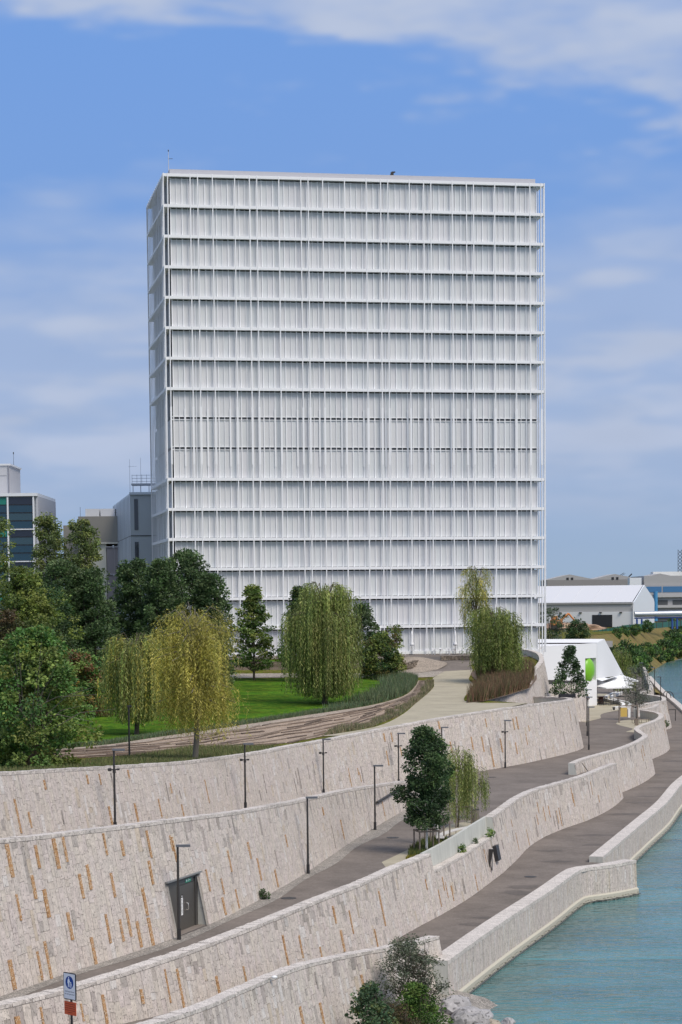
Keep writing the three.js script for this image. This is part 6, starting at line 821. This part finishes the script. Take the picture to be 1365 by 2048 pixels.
{ // green panel fence
  const m = std(lin(.012, .085, .06), .6), m2 = std(lin(.02, .11, .08), .6);
  const run = (label, a, b, n, h) => { const R = thing('green_fence', label, 'fence'); for (let i = 0; i < n; i++) { const t0 = i / n, t1 = (i + 1) / n, p = t => V(lerp(a[0], b[0], t), lerp(a[1], b[1], t), lerp(a[2], b[2], t)), A = p(t0 + .002), B = p(t1 - .002), P = []; for (const q of [[A, 0], [B, 0], [B, h], [A, 0], [B, h], [A, h]]) P.push(q[0].x, q[0].y + q[1], q[0].z); mesh('fence_panel', soup(P), new THREE.MeshStandardMaterial({ color: (i % 2 ? m : m2).color, roughness: .6, side: THREE.DoubleSide }), R); mesh('fence_post', bx(.16, h + .15, .16, A.x, A.y + (h + .15) / 2, A.z), M.iron, R); } };
  run('dark green panel fence climbing the bank behind the cafe', [73.5, 8.2, -635], [87.5, 10.0, -652], 10, 1.7); run('dark green panel fence along the foot of the white hall', [87.8, 10.0, -652.5], [140, 10.2, -800], 14, 1.9);
}
{ const R = thing('orange_digger', 'small orange excavator behind the scrub beside the hall', 'excavator', [69, 10.6, -668], .3), o = std(lin(.55, .20, .05), .6); mesh('cab', merge([bx(3.4, 1.6, 2.4, 0, 2.2, 0), bx(1.5, 1.4, 1.8, -.7, 3.6, 0)]), o, R); mesh('boom', merge([bar(V(1, 2.6, 0), V(4.2, 5, 0), .35), bar(V(4.2, 5, 0), V(6.4, 2.6, 0), .28)]), o, R); mesh('tracks', merge([bx(4.2, 1.1, .8, 0, .7, 1), bx(4.2, 1.1, .8, 0, .7, -1)]), M.iron, R); mesh('bucket', bx(1, .9, 1.2, 6.4, 2.2, 0), M.iron, R); }
{ const R = thing('yellow_barge', 'yellow floating work pontoon by the far bank', 'pontoon', [168, 0, -905], .2), y = std(lin(.55, .33, .03), .6); mesh('hull', bb(0, 0, -4, 22, 2.2, 0), y, R); mesh('railing', merge([bb(0, 4.4, -.1, 22, 4.7, .1), ...[0, 4, 8, 12, 16].map(x => bb(x, 2.2, -.1, x + .25, 4.4, .1))]), y, R); }
{ const m = std(lin(.35, .34, .33), .9); tag(mesh('low_wall', bb(0, 0, 0, 12, 1.2, .4).translate(40.5, 11.2, -404), m), 'low grey concrete wall behind the cafe roof', 'wall'); }
tag(mesh('earth_heap', (() => { const g = new THREE.SphereGeometry(1, 24, 12, 0, 6.283, 0, 1.57), p = g.attributes.position; for (let i = 0; i < p.count; i++) { const k = .8 + .4 * vnoise(p.getX(i) * 3, p.getY(i) * 3, p.getZ(i) * 3); p.setXYZ(i, p.getX(i) * 14 * k, p.getY(i) * 2.6 * k, p.getZ(i) * 5 * k); } g.computeVertexNormals(); return g.translate(72, 10.0, -672); })(), new THREE.MeshStandardMaterial({ map: gravelTex, color: lin(1.3, .95, .75), roughness: .95 })), 'brown earth heap beside the white hall', 'heap');
const swan = (() => { const R = thing('swan', 'white swan floating near the far bank', 'swan', [134, 0, -862], .3, 'swans on the river'); const b = new THREE.SphereGeometry(1, 16, 12); const p = b.attributes.position; for (let i = 0; i < p.count; i++) { const x = p.getX(i), t = x < 0 ? -x : 0; p.setXYZ(i, x * .72, p.getY(i) * .3 + t * t * .28 + .16, p.getZ(i) * .33 * (1 - t * .5)); } b.computeVertexNormals(); mesh('body', merge([b, tube([V(.5, .22, 0), V(.78, .42, 0), V(.66, .78, 0), V(.78, 1.0, 0), V(.98, .94, 0)], .075, 8, 18), new THREE.SphereGeometry(.11, 10, 8).translate(.98, .95, 0)]), std(lin(.85, .85, .84), .8), R); mesh('beak', new THREE.ConeGeometry(.05, .22, 6).rotateZ(-1.75).translate(1.15, .92, 0), std(lin(.6, .2, .03), .6), R); return R; })();
swan.scale.setScalar(1.3);
[[136, -868, 1], [137.5, -858, 2.2], [139.6, -850, .2], [144.5, -868, 3], [149.8, -890, 1.4], [134.6, -858, 5]].forEach(([x, z, t]) => { const c = copyOf(swan, [x, 0, z], t); });

renderer.render(scene, camera);
